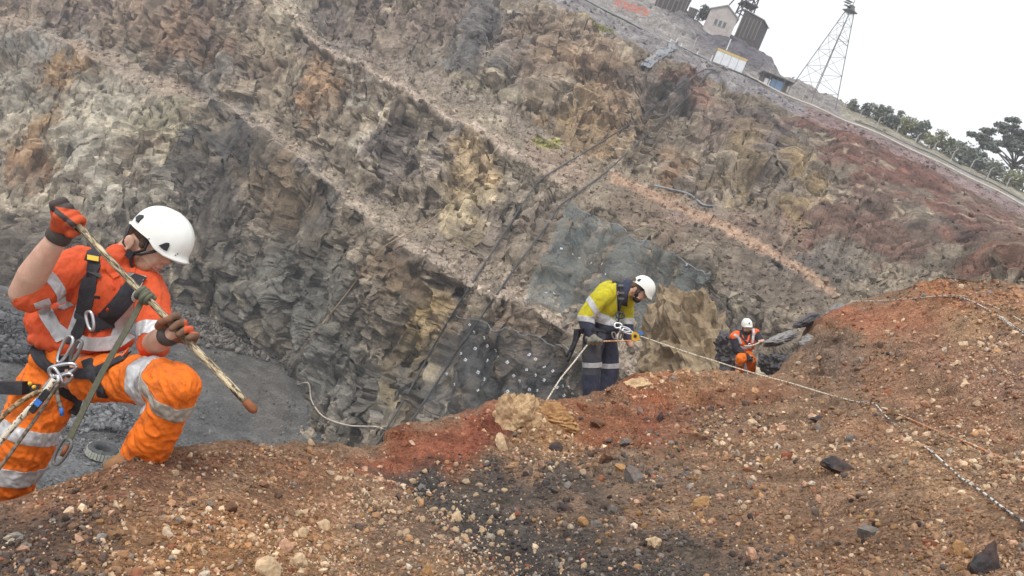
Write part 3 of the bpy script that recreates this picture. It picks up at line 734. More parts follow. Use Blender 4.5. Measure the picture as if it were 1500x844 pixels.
ROCKS = [
 ('boulder', 928, 698, 35, 30, 'grey', 'dark grey rounded boulder half buried in the brown rubble slope', 0),
 ('rock', 734, 649, 18, 30, 'cream', 'pale upright rock set in the flank of the red mound', 10),
 ('rock', 857, 766, 24, 15, 'tan', 'yellowish tan wedge of rock on the black gravel', -30),
 ('rock', 670, 757, 18, 16, 'cream', 'round whitish cobble alone on dark gravel below the red mound', 0),
 ('rock', 751, 757, 15, 13, 'cream', 'small whitish cobble on the edge of the black gravel gully', 20),
 ('rock', 958, 794, 25, 20, 'cream', 'knobbly cream stone bedded in dark gravel', -20),
 ('slate_slab', 1231, 681, 56, 24, 'dark', 'black slate slab with a pointed end on the brown slope', -8),
 ('boulder', 1445, 820, 58, 52, 'dark', 'large black boulder sunk in the brown rubble slope', 10),
 ('rock', 1271, 779, 32, 24, 'grey', 'grey and tan angular stone on the brown rubble slope', 15),
 ('rock', 1149, 668, 24, 20, 'red', 'brick red block of stone beside a tan one', 30),
 ('rock', 1124, 676, 18, 16, 'tan', 'tan block of stone beside the brick red one', 0),
 ('slate_slab', 1197, 613, 36, 10, 'dark', 'thin dark slab lying flat near the ropes', -4),
 ('rock', 1247, 643, 22, 14, 'grey', 'flat light grey stone uphill of the black slate slab', 0),
 ('boulder', 1022, 640, 38, 24, 'brown', 'low dark brown lump of rock in the red slope', 0),
 ('rock', 968, 611, 16, 16, 'dark', 'small round black stone on bare red earth', 0),
 ('boulder', 387, 832, 48, 34, 'cream', 'big cream boulder with flat top on the near brown soil', 0),
 ('rock', 437, 822, 30, 26, 'cream', 'cream angular rock beside the big cream boulder', 20),
 ('rock', 443, 781, 22, 16, 'cream', 'whitish flattened cobble on brown soil above the cream boulder', 10),
 ('rock', 418, 798, 24, 18, 'pink', 'pinkish cream cobble on brown soil above the cream boulder', 0),
 ('rock', 473, 770, 22, 17, 'cream', 'pale oval cobble on brown pebbly soil', 15),
 ('soil_clod', 335, 743, 30, 17, 'brown', 'brown clod of earth on the bare near soil', 18),
 ('rock', 624, 837, 20, 24, 'tan', 'orange tan upright block at the foot of the near slope', 0),
 ('slate_slab', 830, 745, 30, 12, 'dark', 'black slaty slab in the dark gravel', -25),
 ('rock', 875, 766, 20, 16, 'grey', 'dark grey stone next to the yellowish tan wedge', 0),
 ('rock', 895, 748, 18, 16, 'grey', 'mid grey angular stone in the dark gravel', 15),
 ('rock', 876, 620, 28, 16, 'brown', 'dark brown angular block below the standing man in yellow', -20),
 ('rock', 916, 648, 22, 14, 'grey', 'grey flat stone uphill of the grey rounded boulder', 0),
 ('rock', 814, 655, 22, 16, 'dark', 'dark block under the cream crumbly outcrop', 0),
 ('rock', 890, 668, 32, 24, 'brown', 'jointed brown block beside the grey rounded boulder', -25),
 ('rock', 909, 685, 18, 14, 'tan', 'tan splinter of rock touching the grey rounded boulder', -35),
 ('rock', 1100, 811, 17, 19, 'pink', 'pink triangular stone on dark gravel', 20),
 ('rock', 1029, 734, 26, 20, 'tan', 'tan and grey lump of stone on gravel', 0),
 ('rock', 1445, 714, 20, 11, 'cream', 'pale flat stone below the striped rope', -15),
 ('rock', 1404, 803, 26, 24, 'tan', 'tan cracked stone next to the large black boulder', 10),
]
for i, (n_, x, y, w, h, m_, lb, tl) in enumerate(ROCKS):
    place_rock(n_, x, y, w, h, m_, lb, 'slab' if 'slab' in n_ else ('clod' if 'clod' in n_ else n_), seed=100 + i, tilt=tl, sub=3, cuts=8 + i % 5)
# the crumbly outcrop on the red mound and the rocks of the knoll behind the crew
place_rock('rock_outcrop', 748, 612, 96, 84, 'outcrop', 'cream crumbly rock outcrop crowning the red earth mound', 'outcrop', 301, 5, 0, 6.35, 0.5, cuts=14)
place_rock('rock_outcrop', 812, 612, 80, 50, 'tan', 'tan and brown crumbly rock beside the cream outcrop', 'outcrop', 305, 5, -10, 7.0, 0.6, cuts=14)
place_rock('rock_outcrop', 930, 563, 70, 40, 'outcrop', 'orange tan crumbly rock at the feet of the man in yellow', 'outcrop', 306, 5, 12, 9.2, 0.5, cuts=12)
M_jag = mat_plain('jagged_rock', tuple(srgb((140, 122, 98)) * 1.15), 0.9, 0, 0.5, 5.0, 0.9, 0.06, tuple(srgb((78, 72, 68))), 0.8, 3.0)
M_dslab = mat_plain('dark_slab_rock', tuple(srgb((92, 88, 90)) * 1.1), 0.7, 0, 0.4, 7.0, 0.8, 0.04, tuple(srgb((60, 58, 62))), 0.8, 4.0)
M_gslab = mat_plain('grey_slab_rock', tuple(srgb((134, 130, 128)) * 1.1), 0.7, 0, 0.4, 9.0, 0.8, 0.03, tuple(srgb((88, 84, 84))), 0.7, 4.0)
KN = [('rock_outcrop', 1012, 508, 190, 216, M_jag, 'jagged brown rock outcrop below the end of the netting', 20, 25.0, 1.3, 311),
      ('boulder', 1072, 512, 66, 66, M_dslab, 'black angular boulder behind the crouching man in orange vest', 15, 15.6, 0.9, 312),
      ('rock_slab', 1138, 498, 64, 18, M_gslab, 'light grey tilted slab at the elbow of the man in orange vest', 14, 14.3, 1.6, 313),
      ('boulder', 1148, 535, 74, 54, M_dslab, 'dark boulder under the light grey tilted slab', 10, 14.0, 1.0, 314),
      ('boulder', 1205, 523, 110, 84, M_gslab, 'broad grey brown ledge of rock where the red hill begins', 18, 13.3, 1.0, 315),
      ('rock_slab', 1186, 466, 56, 15, M_dslab, 'narrow black slab slanting up to the red hill', 32, 13.7, 1.5, 316),
      ('boulder', 1228, 455, 46, 22, M_gslab, 'grey boulder at the top of the slanting black slab', 15, 13.8, 1.0, 317)]
for n_, x, y, w, h, m_, lb, tl, d_, th, sd in KN:
    place_rock(n_, x, y, w, h, m_, lb, 'outcrop' if 'outcrop' in n_ else ('slab' if 'slab' in n_ else 'boulder'), sd, 5, tl, d_, th, cuts=16)
# loose cobbles, each its own thing
COB = {'cream': ('cream', 'cobble', 80), 'tan': ('tan brown', 'cobble', 55), 'dark': ('black angular', 'stone', 50), 'grey': ('mid grey', 'stone', 35)}
def cobble_place(x, y):
    if zone(np.array([x]), np.array([y]), Z_dark[:6])[0] > 0.45: return 'bedded in the black gravel gully'
    if x < 600: return 'on the brown soil below the man with the pole'
    if y < 650: return 'on the reddish ground close under the ridge crest'
    return 'on the brown rubble slope crossed by the ropes'
g = np.random.default_rng(77)
for ci_, (k, (cn_, kd_, cnt)) in enumerate(COB.items()):
    shapes = []
    for s in range(6):
        v, f = rock_shape(2, 500 + 10 * ci_ + s, 8)
        shapes.append(np_mesh('cobble', v * g.uniform(0.6, 1.0, 3), f)); shapes[-1].materials.append(SM[k])
    zz = {'cream': Z_cream, 'tan': [(1100, 740, 380, 90, 10, 1.0), (300, 790, 280, 60, 0, 0.4), (850, 640, 90, 40, 0, 0.8)], 'dark': Z_dark + [(1200, 720, 250, 90, 15, 0.7)], 'grey': [(1000, 730, 350, 90, 12, 1.0)]}[k]
    made = 0
    while made < cnt:
        x, y = g.uniform(5, 1495), g.uniform(560, 838)
        if g.random() > zone(np.array([x]), np.array([y]), zz)[0]: continue
        loc, nn = on_ground(x, y)
        if loc is None: continue
        d = float((np.array(loc) - CAM) @ FWD)
        rp = g.uniform(5.0, 8.5) if d < 4.6 else g.uniform(4.5, 6.5); r = mm(rp, d)
        lb = ('larger ' if rp > 6.6 else 'small ') + cn_ + ' ' + kd_ + ' ' + cobble_place(x, y); grp = cn_ + ' ' + kd_ + 's ' + cobble_place(x, y)
        o = bpy.data.objects.new('cobble', shapes[made % 6]); COL.objects.link(o)
        o.location = loc + nn * r * 0.3; o.scale = (r, r, r)
        o.rotation_euler = tuple(g.uniform(0, 6.28, 3))
        tag(o, lb, kd_, grp); made += 1

# ---- scree on the benches and faces of the pit wall
def wall_scree(n, rng, sel, rmin, rmax, a, ck):
    ri = rng.integers(0, NRW - 6, n * 4); ci = rng.integers(0, NCW, n * 4)
    sgm = seg[ri]
    keep = (rng.random(n * 4) < sel(sgm, wpx_g[ri, ci], wpy_g[ri, ci])) & KVG[ri, ci]
    ri, ci = ri[keep][:n], ci[keep][:n]; m = len(ri)
    r = np.minimum(rmin * (1 - rng.random(m)) ** (-1 / a), rmax)
    c = WCG[ri, ci] * WALL_K * rng.uniform(*ck, (m, 1))
    return WG2[ri, ci] + np.array([0, -0.3, 0.5]) * r[:, None] * 0.6, r, np.clip(c, 0.01, 0.8)
def sel_scree(s, x, y):
    b = np.where((s < 0.30), 0.9, 0.0) + np.where((s > 3) & (s < 4), 0.9, np.where((s > 5) & (s < 6), 0.8, np.where((s > 7) & (s < 8), 0.8, 0.10)))
    return b
g = np.random.default_rng(31)
p_, r_, c_ = wall_scree(22000, g, sel_scree, 0.09, 0.55, 2.1, (0.45, 1.35))
o = link('bench_scree', stone_field('bench_scree', p_, r_, c_, OCT_V, OCT_F, g, (0.5, 1.1), 0.3), mat_rock('scree_rock', 4.0, 1.0, 0.8, 1.2, 0.3, 0.05))
tag(o, 'broken rock strewn along the benches of the pit wall', 'scree', kind='stuff')

# ---- rubble heaps on the pit floor
def floor_pt(px, py):
    k = P(px, py, 1.0) - CAM
    return CAM + k * ((0.0 - CAM[2]) / k[2])
def heap(cx, cy, rx, ry, hgt, n, rng, rmin, rmax, name, label, cols):
    c = floor_pt(cx, cy)
    a = rng.uniform(0, 2 * PI, n); rr = np.sqrt(rng.random(n)) * (1 + 0.25 * np.sin(3 * a + 1))
    p = np.stack([c[0] + rx * rr * np.cos(a), c[1] + ry * rr * np.sin(a), 0.05 + hgt * np.clip(1 - rr, 0, 1) ** 1.1 * rng.uniform(0.75, 1.0, n)], 1)
    r = np.minimum(rmin * (1 - rng.random(n)) ** (-1 / 2.2), rmax)
    cc = srgb(cols) * rng.uniform(0.55, 1.7, (n, 1))
    me = stone_field(name, p, r, cc, *ICO[1], rng, (0.45, 1.05), 0.2)
    return tag(link(name, me, M_gravel), label, 'rubble', kind='stuff')
heap(152, 613, 2.6, 3.2, 1.5, 1500, g, 0.10, 0.42, 'rubble_heap', 'heap of grey broken rock on the pit floor', (104, 104, 106))
heap(118, 655, 2.4, 2.6, 0.15, 300, g, 0.06, 0.2, 'rubble_scatter', 'thin scatter of grey chips beside the old tyre', (112, 112, 114))
heap(25, 500, 8.5, 6.5, 2.2, 2600, g, 0.12, 0.6, 'rubble_heap', 'wide dark grey rubble heap at the toe of the pit wall', (86, 86, 88))
heap(300, 486, 10.0, 6.0, 1.3, 1900, g, 0.12, 0.5, 'rubble_scatter', 'broken rock along the toe of the pit wall', (104, 98, 92))
n = 12000
px = g.uniform(0, 460, n); py = g.uniform(470, 740, n)
pp = np.array([floor_pt(a, b) for a, b in zip(px, py)])
o = link('floor_chips', stone_field('floor_chips', pp, np.minimum(0.035 * (1 - g.random(n)) ** (-1 / 2.0), 0.26), srgb((106, 104, 102)) * g.uniform(0.45, 1.6, (n, 1)), OCT_V, OCT_F, g), M_gravel)
tag(o, 'stone chips scattered over the pit floor', 'chips', kind='stuff')

# ================================================================== THINGS ON THE RIM, WALL AND FLOOR
G = lambda c, k=1.0: tuple(srgb(c) * k)
M_steel = mat_plain('weathered_steel', G((120, 118, 116)), 0.6, 0.4, 0.3, 3.0, 0.1)
M_post = mat_plain('galvanised_post', G((176, 174, 170)), 0.55, 0.3, 0.15, 2.0, 0.05)
M_wire = mat_plain('fence_wire', G((150, 148, 146)), 0.6, 0.3, 0.2, 2.0, 0.0)
M_dark = mat_plain('dark_timber', G((78, 70, 70)), 0.85, 0, 0.4, 2.0, 0.3, 0.03)
M_hut = mat_plain('hut_cladding', G((188, 180, 176)), 0.7, 0.1, 0.15, 1.2, 0.1, 0.01, G((150, 136, 126)), 0.5, 0.8)
M_roof = mat_plain('hut_roof_iron', G((170, 166, 168)), 0.5, 0.3, 0.2, 1.5, 0.1)
M_pane = mat_plain('window_pane', G((96, 98, 104)), 0.2, 0, 0.15, 2.0, 0.0)
M_cwhite = mat_plain('container_white', G((222, 224, 228)), 0.5, 0, 0.08, 1.5, 0.05, 0.01, G((180, 170, 158)), 0.4, 1.2)
M_cyel = mat_plain('container_yellow_band', G((206, 180, 118)), 0.6, 0, 0.15, 2.0, 0.05)
M_cbrown = mat_plain('container_side', G((140, 130, 122)), 0.6, 0, 0.2, 2.0, 0.05)
M_blue = mat_plain('blue_sheet', G((120, 150, 182)), 0.5, 0, 0.2, 1.5, 0.05)
M_hose = mat_plain('black_hose', G((66, 68, 70)), 0.55, 0, 0.25, 0.8, 0.05, 0.01, G((130, 122, 114)), 0.4, 0.5)
M_cable = mat_plain('dusty_cable', G((160, 136, 108)), 0.8, 0, 0.3, 1.0, 0.0)
M_pale = mat_plain('pale_hose', G((196, 184, 168)), 0.7, 0, 0.2, 1.5, 0.0)
M_orangenet = mat_plain('orange_barrier', G((226, 128, 104)), 0.7, 0, 0.2, 2.0, 0.0)
M_tarp = mat_plain('grey_liner', G((142, 146, 150)), 0.5, 0, 0.35, 0.7, 0.5, 0.1, G((78, 80, 84)), 0.8, 0.6)

ZUP = np.array([0, 0, 1.0])
def frame(yaw):
    c, s = math.cos(math.radians(yaw)), math.sin(math.radians(yaw))
    return np.array([c, s, 0.0]), np.array([-s, c, 0.0])
def wpt(px, py, d=None):
    h, _ = on_wall(px, py)
    return np.array(h) if h is not None else P(px, py, d or 150)

# ---- gabled hut on the mound
c = P(1052, 42, 163.0); ex, ey = frame(-4)
hut = empty('mine_hut', c)
W2, DP, HE, HA = 2.95, 5.0, 3.3, 5.0
mb = MB(); mb.prism([c - ex * W2 - ZUP * 3.0, c + ex * W2 - ZUP * 3.0, c + ex * W2 + ZUP * HE, c + ZUP * HA, c - ex * W2 + ZUP * HE], ey * DP)
hw = mb.build('wall', M_hut, hut)
mb = MB()
for k in range(22):
    xx = -W2 + 0.14 + k * (2 * W2 - 0.28) / 21
    top = HE + (HA - HE) * (1 - abs(xx) / W2) - 0.15
    mb.box(c + ex * xx - ey * 0.03 + ZUP * (top / 2 - 0.4), ex, ey, ZUP, 0.05, 0.03, top / 2 + 0.4)
mb.build('cladding_rib', M_hut, hut)
for s in (-1, 1):
    mb = MB(); a = c + ex * s * (W2 + 0.3) + ZUP * (HE - 0.18) - ey * 0.3; b = c + ZUP * (HA + 0.02) - ey * 0.3
    n_ = np.cross(b - a, ey); n_ = n_ / np.linalg.norm(n_) * 0.16 * (-s)
    n_ = n_ if n_[2] > 0 else -n_
    mb.prism([a, b, b + n_, a + n_], ey * (DP + 0.6)); mb.build('roof_slope', M_roof, hut)
for k in range(3):
    wc = c + ex * (-1.0 + k * 0.95) + ZUP * 1.1 - ey * 0.05
    mb = MB(); mb.box(wc, ex, ey, ZUP, 0.36, 0.07, 0.62); w_ = mb.build('window', M_post, hut)
    mb = MB(); mb.box(wc - ey * 0.06, ex, ey, ZUP, 0.29, 0.04, 0.54); mb.build('pane', M_pane, w_)
tag(hut, 'pale corrugated hut with gable roof on the dark mound', 'hut')
# ---- headframe shed and headframe behind the hut
c = P(1093, 50, 168.0); ex, ey = frame(-30)
sh = empty('headframe_shed', c)
mb = MB(); mb.prism([c - ex * 2.4 - ZUP * 3, c + ex * 2.4 - ZUP * 3, c + ex * 2.4 + ZUP * 3.6, c - ex * 2.4 + ZUP * 5.0], ey * 4.5); mb.build('wall', M_dark, sh)
mb = MB(); a = c - ex * 2.6 + ZUP * 5.1 - ey * 0.2; b = c + ex * 2.7 + ZUP * 3.6 - ey * 0.2
mb.prism([a, b, b + ZUP * 0.15, a + ZUP * 0.15], ey * 4.9); mb.build('roof', M_roof, sh)
for k in range(6):
    mb = MB(); mb.box(c + ex * (-2.2 + k * 0.88) - ey * 0.08 + ZUP * 1.3, ex, ey, ZUP, 0.09, 0.08, 2.2); mb.build('post', M_steel, sh)
tag(sh, 'dark timber shed under the headframe next to the pale hut', 'shed')
c = P(1084, 36, 172.0); ex, ey = frame(12)
hf = empty('headframe', c)
legs = [(sx, sy) for sx in (-1, 1) for sy in (-1, 1)]
def lp(sx, sy, z, b=1.5, t=1.05, H=14.0): return c + ex * sx * lerp(b, t, z / H) + ey * sy * lerp(b, t, z / H) + ZUP * z
for sx, sy in legs:
    mb = MB(); mb.tube([lp(sx, sy, -0.5), lp(sx, sy, 14)], 0.17, 6); mb.build('leg', M_dark, hf)
for z in (2.5, 4.5, 6.5, 8.5, 10.5):
    mb = MB()
    for (a, b) in (((-1, -1), (1, -1)), ((1, -1), (1, 1)), ((1, 1), (-1, 1)), ((-1, 1), (-1, -1))):
        mb.tube([lp(*a, z), lp(*b, z)], 0.12, 5); mb.tube([lp(*a, z), lp(*b, z + 2)], 0.08, 5); mb.tube([lp(*b, z), lp(*a, z + 2)], 0.08, 5)
    mb.build('brace', M_dark, hf)
for z in (4.4, 7.5):
    mb = MB(); mb.box(c + ZUP * z, ex, ey, ZUP, 1.75, 1.75, 0.14); mb.build('platform', M_dark, hf)
mb = MB(); mb.tube([c - ex * 5.2 - ZUP * 0.2, lp(-1, -1, 11)], 0.14, 6); mb.build('back_stay', M_dark, hf)
mb = MB(); mb.tube([c + ZUP * 13.2 + ex * 1.1 * math.cos(t) + ZUP * 1.1 * math.sin(t) for t in np.linspace(0, 2 * PI, 25)], 0.09, 6); mb.build('winding_wheel', M_steel, hf)
tag(hf, 'dark lattice headframe rising behind the pale hut', 'headframe')
# ---- dark bins left of the hut
for px, py, w, h, lb in ((972, 13, 4.6, 2.6, 'long dark ore bin with ribs on the skyline mound'), (993, 15, 3.6, 3.4, 'tall dark ore bin between a long bin and a squat one'), (1013, 21, 1.9, 1.3, 'squat brown tank alone on the skyline mound')):
    c = P(px, py, 169); ex, ey = frame(-6)
    o = empty('ore_bin', c)
    mb = MB(); mb.prism([c - ex * w * 0.42 - ZUP * 1.2, c + ex * w * 0.42 - ZUP * 1.2, c + ex * w * 0.5 + ZUP * h * 0.8, c + ex * w * 0.5 + ZUP * h, c - ex * w * 0.5 + ZUP * h, c - ex * w * 0.5 + ZUP * h * 0.7], ey * 2.4); mb.build('hopper', M_dark, o)
    for k in range(4):
        mb = MB(); mb.box(c + ex * w * (-0.36 + 0.24 * k) - ey * 0.06 + ZUP * h * 0.35, ex, ey, ZUP, 0.09, 0.07, h * 0.62); mb.build('rib', M_steel, o)
    mb = MB(); mb.box(c + ZUP * h + ey * 1.2, ex, ey, ZUP, w * 0.53, 1.3, 0.08); mb.build('rim', M_steel, o)
    tag(o, lb, 'ore bin')
# ---- white site container
c0, c1, c2 = P(1043, 92, 138.5), P(1085, 111, 138.5), P(1052, 74, 138.5)
ex = c1 - c0; wid = np.linalg.norm(ex[:2]); ex = np.array([ex[0], ex[1], 0]) / wid; ey = np.array([-ex[1], ex[0], 0]); hh = 2.45
cb = (c0 + c1) / 2; cb[2] = min(c0[2], c1[2]) + 0.45; cn = empty('site_container', cb)
mb = MB(); mb.box(cb + ZUP * (hh / 2 - 0.6) + ey * 1.25, ex, ey, ZUP, wid / 2, 1.2, hh / 2 + 0.6); mb.build('body', M_cbrown, cn)
np_ = 4
for k in range(np_):
    xx = -wid / 2 + (k + 0.5) * wid / np_
    mb = MB(); mb.box(cb + ex * xx + ZUP * (hh * 0.43) - ey * 0.03, ex, ey, ZUP, wid / np_ / 2 - 0.035, 0.08, hh * 0.42); mb.build('panel', M_cwhite, cn)
mb = MB(); mb.box(cb + ZUP * (hh * 0.93) - ey * 0.04, ex, ey, ZUP, wid / 2, 0.09, 0.15); mb.build('band', M_cyel, cn)
mb = MB(); mb.box(cb + ZUP * (hh + 0.06) + ey * 1.25, ex, ey, ZUP, wid / 2 + 0.08, 1.36, 0.06); mb.build('roof', M_cyel, cn)
tag(cn, 'white panelled site container with yellow top band on the rim road', 'container')
# ---- open shed with blue sheet
c0, c1 = P(1112, 124, 137), P(1152, 141, 137)
ex = c1 - c0; wid = np.linalg.norm(ex[:2]); ex = np.array([ex[0], ex[1], 0]) / wid; ey = np.array([-ex[1], ex[0], 0])
cb = (c0 + c1) / 2; bs = empty('pump_shelter', cb)
for k in range(5):
    for s in (0, 1):
        mb = MB(); mb.box(cb + ex * (-wid / 2 + k * wid / 4) + ey * s * 2.2 + ZUP * 0.9, ex, ey, ZUP, 0.06, 0.06, 1.5); mb.build('post', M_steel, bs)
mb = MB(); mb.box(cb + ZUP * 2.45 + ey * 1.1, ex, ey, ZUP + 0.05 * ey, wid / 2 + 0.4, 1.6, 0.06); mb.build('roof', M_steel, bs)
mb = MB(); mb.box(cb + ex * 0.35 + ZUP * 0.9 + ey * 0.3, ex, ey, ZUP, 1.15, 0.06, 1.1); mb.build('blue_panel', M_blue, bs)
mb = MB(); mb.box(cb - ex * 1.45 + ZUP * 0.7 + ey * 0.6, ex, ey, ZUP, 0.5, 0.4, 0.9); mb.build('cabinet', M_cwhite, bs)
mb = MB(); mb.box(cb + ZUP * 0.6 + ey * 2.0, ex, ey, ZUP, wid / 2, 0.05, 1.6); mb.build('back_wall', M_cbrown, bs)
tag(bs, 'open steel shelter with blue sheet panel beside the rim road', 'shelter')
# ---- lattice tower
c = P(1188, 148, 146.0); ex, ey = frame(32); HT = 18.2
tw = empty('lattice_tower', c)
def tp(sx, sy, z): 
    h = lerp(3.3, 0.45, min(z / HT, 1))
    return c + ex * sx * h + ey * sy * h + ZUP * z
for sx, sy in legs:
    mb = MB(); mb.tube([tp(sx, sy, -1.5), tp(sx, sy, HT)], 0.08, 6); mb.build('leg', M_steel, tw)
lev = [2.6, 6.0, 9.4, 12.4, 15.0, 17.2]
for i, z in enumerate(lev):
    mb = MB()
    for (a, b) in (((-1, -1), (1, -1)), ((1, -1), (1, 1)), ((1, 1), (-1, 1)), ((-1, 1), (-1, -1))):
        mb.tube([tp(*a, z), tp(*b, z)], 0.035, 5)
        if i + 1 < len(lev): mb.tube([tp(*a, z), tp(*b, lev[i + 1])], 0.028, 5)
    mb.build('brace', M_steel, tw)
mb = MB(); mb.box(c + ZUP * 17.6, ex, ey, ZUP, 1.0, 1.0, 0.08); mb.box(c + ZUP * 18.2, ex, ey, ZUP, 0.45, 0.35, 0.5); mb.build('head_platform', M_steel, tw)
mb = MB(); mb.tube([c + ZUP * 18, c + ZUP * 22.5], [0.07, 0.04], 6); mb.build('mast', M_steel, tw)
for k in range(5):
    mb = MB(); a = c + ZUP * (18.1 + 0.45 * k) - ex * 0.3
    mb.box(a - ex * (0.9 + 0.35 * (k % 2)), ex + 0.15 * ZUP, ey, ZUP, 0.75, 0.3, 0.05); mb.build('vane', M_steel, tw)
mb = MB(); mb.tube([c + ZUP * 12.4, c + ZUP * 12.2 + ex * 3.2], 0.07, 5); mb.build('cross_arm', M_steel, tw)
tag(tw, 'tall rusty lattice tower with broken vanes standing on the rim', 'tower')
# ---- rim fence: posts with cranked tops and strands of wire
def rim_at(px, line, dz=0.0, back=0.0):
    w = wl_lines[line]; r_ = w - CAM; x = 750 + FPX * (r_ @ RGT) / (r_ @ FWD)
    i = int(np.argmin(np.abs(x - px)))
    p = w[i] + np.array([0, back, dz])
    return p
fn = empty('rim_fence', rim_at(1200, 9))
fp_ = []
for k, px in enumerate(np.arange(852, 1530, 27.0)):
    if 1040 < px < 1100: continue
    p = rim_at(px, 9, -0.1, 0.4); lean = np.array([random.uniform(-0.12, 0.12), random.uniform(-0.1, 0.1), 0])
    mb = MB(); mb.tube([p, p + ZUP * 2.3 + lean, p + ZUP * 2.75 + lean * 1.2 + np.array([0.3, -0.25, 0])], 0.085, 6); mb.build('post', M_post, fn)
    fp_.append((px, p, lean))
for z in (0.5, 1.4, 2.25):
    for side in (0, 1):
        mb = MB(); pts_ = []
        for (px_, a, la) in fp_:
            if (px_ > 1070) == bool(side): pts_ += [a + ZUP * z + la * z / 2.3]
        mb.tube(pts_, 0.02, 4); mb.build('wire_strand', M_wire, fn)
tag(fn, 'wire fence with thin cranked posts along the rim road', 'fence')
# ---- pipes along the rim
def rim_pipe(x0, x1, line, off, dz, r, m, label):
    pts = [rim_at(x, line, dz + 0.12 * math.sin(x * 0.07), off) for x in np.linspace(x0, x1, 60)]
    k = np.hanning(9); k /= k.sum(); a = np.array(pts)
    a = np.stack([np.convolve(np.pad(a[:, i], 4, mode='edge'), k, 'valid') for i in range(3)], 1)
    mb = MB(); mb.tube(a, r, 8)
    o = root_mesh('rim_pipe', mb.mesh('rim_pipe', True), m, a[0]); return tag(o, label, 'pipe')
rim_pipe(840, 1130, 8, 0.3, 0.25, 0.16, M_hose, 'black pipe along the rim road in front of the container')
rim_pipe(1095, 1330, 8, 0.6, 0.45, 0.14, M_pale, 'pale upper pipe of two below the lattice tower')
rim_pipe(1105, 1520, 8, -0.7, 0.10, 0.15, M_pale, 'long pale lower pipe following the rim to the big tree')
rim_pipe(1250, 1520, 9, 0.1, 0.2, 0.13, M_steel, 'grey pipe behind the fence near the shrubs')
# ---- white marker posts
for i, (px, py, h, lb) in enumerate(((980, 66, 1.1, 'white marker post at the top of the grey liner'), (988, 68, 1.4, 'taller white marker post beside the grey liner'), (996, 71, 0.9, 'short white marker post uphill of the grey liner'),
        (1020, 82, 0.7, 'low white marker post between liner and container'), (1041, 89, 0.9, 'white marker post at the corner of the container'), (1066, 69, 1.4, 'white marker post behind the container roof'))):
    p = P(px, py, 139.0); mb = MB()
    mb.box(p + ZUP * (h / 2 - 0.3), (1, 0, 0), (0, 1, 0), (0, 0, 1), 0.09, 0.09, h / 2 + 0.3); mb.box(p + ZUP * (h + 0.04), (1, 0, 0), (0, 1, 0), (0, 0, 1), 0.12, 0.12, 0.05)
    tag(root_mesh('marker_post', mb.mesh('marker_post'), M_cwhite, p), lb, 'post')
# ---- orange barrier mesh on the slope behind the road
a, b = P(900, 2, 152), P(951, 20, 151)
bar = empty('safety_barrier', (a + b) / 2)
for t in np.linspace(0, 1, 5):
    p = lerp(a, b, t); mb = MB(); mb.tube([p - ZUP * 1.6, p + ZUP * 0.9], 0.05, 5); mb.build('post', M_post, bar)
for k in range(9):
    mb = MB(); z = -0.5 + 0.16 * k
    pts = [lerp(a, b, t) + ZUP * (z + 0.12 * math.sin(t * 23 + k * 0.2) - 0.25 * math.sin(PI * ((t * 4) % 1))) + np.array([0, 0.1 * math.sin(t * 31 + k), 0]) for t in np.linspace(0, 1, 40)]
    mb.tube(pts, 0.045, 4); mb.build('mesh_strand', M_orangenet, bar)
tag(bar, 'sagging orange safety barrier mesh behind the rim road', 'barrier')

# ---- cables and hoses hanging over the wall
def drape(pts, bvh, off, sm=9, n=140, fallback=100.0):
    a = np.array(catmull([(x, y, 0) for x, y in pts], 16))[:, :2]
    d = []
    for x, y in a:
        h, _ = hit(bvh, x, y)
        d.append(float((np.array(h) - CAM) @ FWD) if h is not None else (d[-1] if d else fallback))
    d = np.array(d)
    d = np.minimum(d, np.array([d[max(0, i - 3):i + 4].mean() for i in range(len(d))]))
    k = np.hanning(sm + 2)[1:-1]; k /= k.sum(); d = np.convolve(np.pad(d, sm // 2, mode='edge'), k, 'valid')[:len(d)]
    return [P(x, y, q_ - off) for (x, y), q_ in zip(a, d)]
def cable(name, pts, bvh, off, r, m, label, cat, sm=9):
    w = drape(pts, bvh, off, sm)
    mb = MB(); mb.tube(w, r, 7)
    return tag(root_mesh(name, mb.mesh(name, True), m, w[0]), label, cat)
cable('drain_hose', [(1049, 103), (1030, 103), (1000, 125), (940, 170), (870, 215), (815, 248), (790, 266), (768, 295), (740, 340), (700, 402), (650, 482), (600, 572), (560, 638), (520, 700)], WBVH, 0.6, 0.105, M_hose, 'dark hose down the pit wall crossing the ochre rock patch', 'hose')
cable('drain_hose', [(1056, 105), (1037, 108), (1010, 140), (950, 195), (890, 250), (850, 280), (820, 302), (800, 332), (760, 385), (720, 442), (680, 500), (640, 560), (592, 632), (550, 690)], WBVH, 0.6, 0.105, M_hose, 'dark hose down the pit wall running past the netting', 'hose')
cable('steel_cable', [(694, 266), (640, 315), (592, 345), (565, 360), (540, 388), (500, 440), (450, 502), (408, 564)], WBVH, 0.4, 0.06, M_cable, 'thin rusty tan cable strung across the middle benches', 'cable')
cable('pale_hose', [(436, 563), (452, 562), (457, 588), (475, 611), (510, 623), (548, 625), (560, 628), (574, 637)], WBVH, 0.4, 0.075, M_pale, 'pale hose looping along the foot of the wall face', 'hose')
cable('tarp_edge_pipe', [(958, 272), (985, 278), (1010, 285), (1030, 300), (1045, 302)], WBVH, 0.3, 0.14, M_tarp, 'grey pipe lying at the back of the upper bench', 'pipe')
p = wpt(1036, 330); mb = MB(); mb.tube([p - ZUP * 0.5, p + ZUP * 1.3 + np.array([0.25, 0, 0])], 0.05, 6); mb.box(p + ZUP * 1.3 + np.array([0.25, 0, 0]), (1, 0, 0), (0, 1, 0), (0, 0, 1), 0.08, 0.08, 0.05)
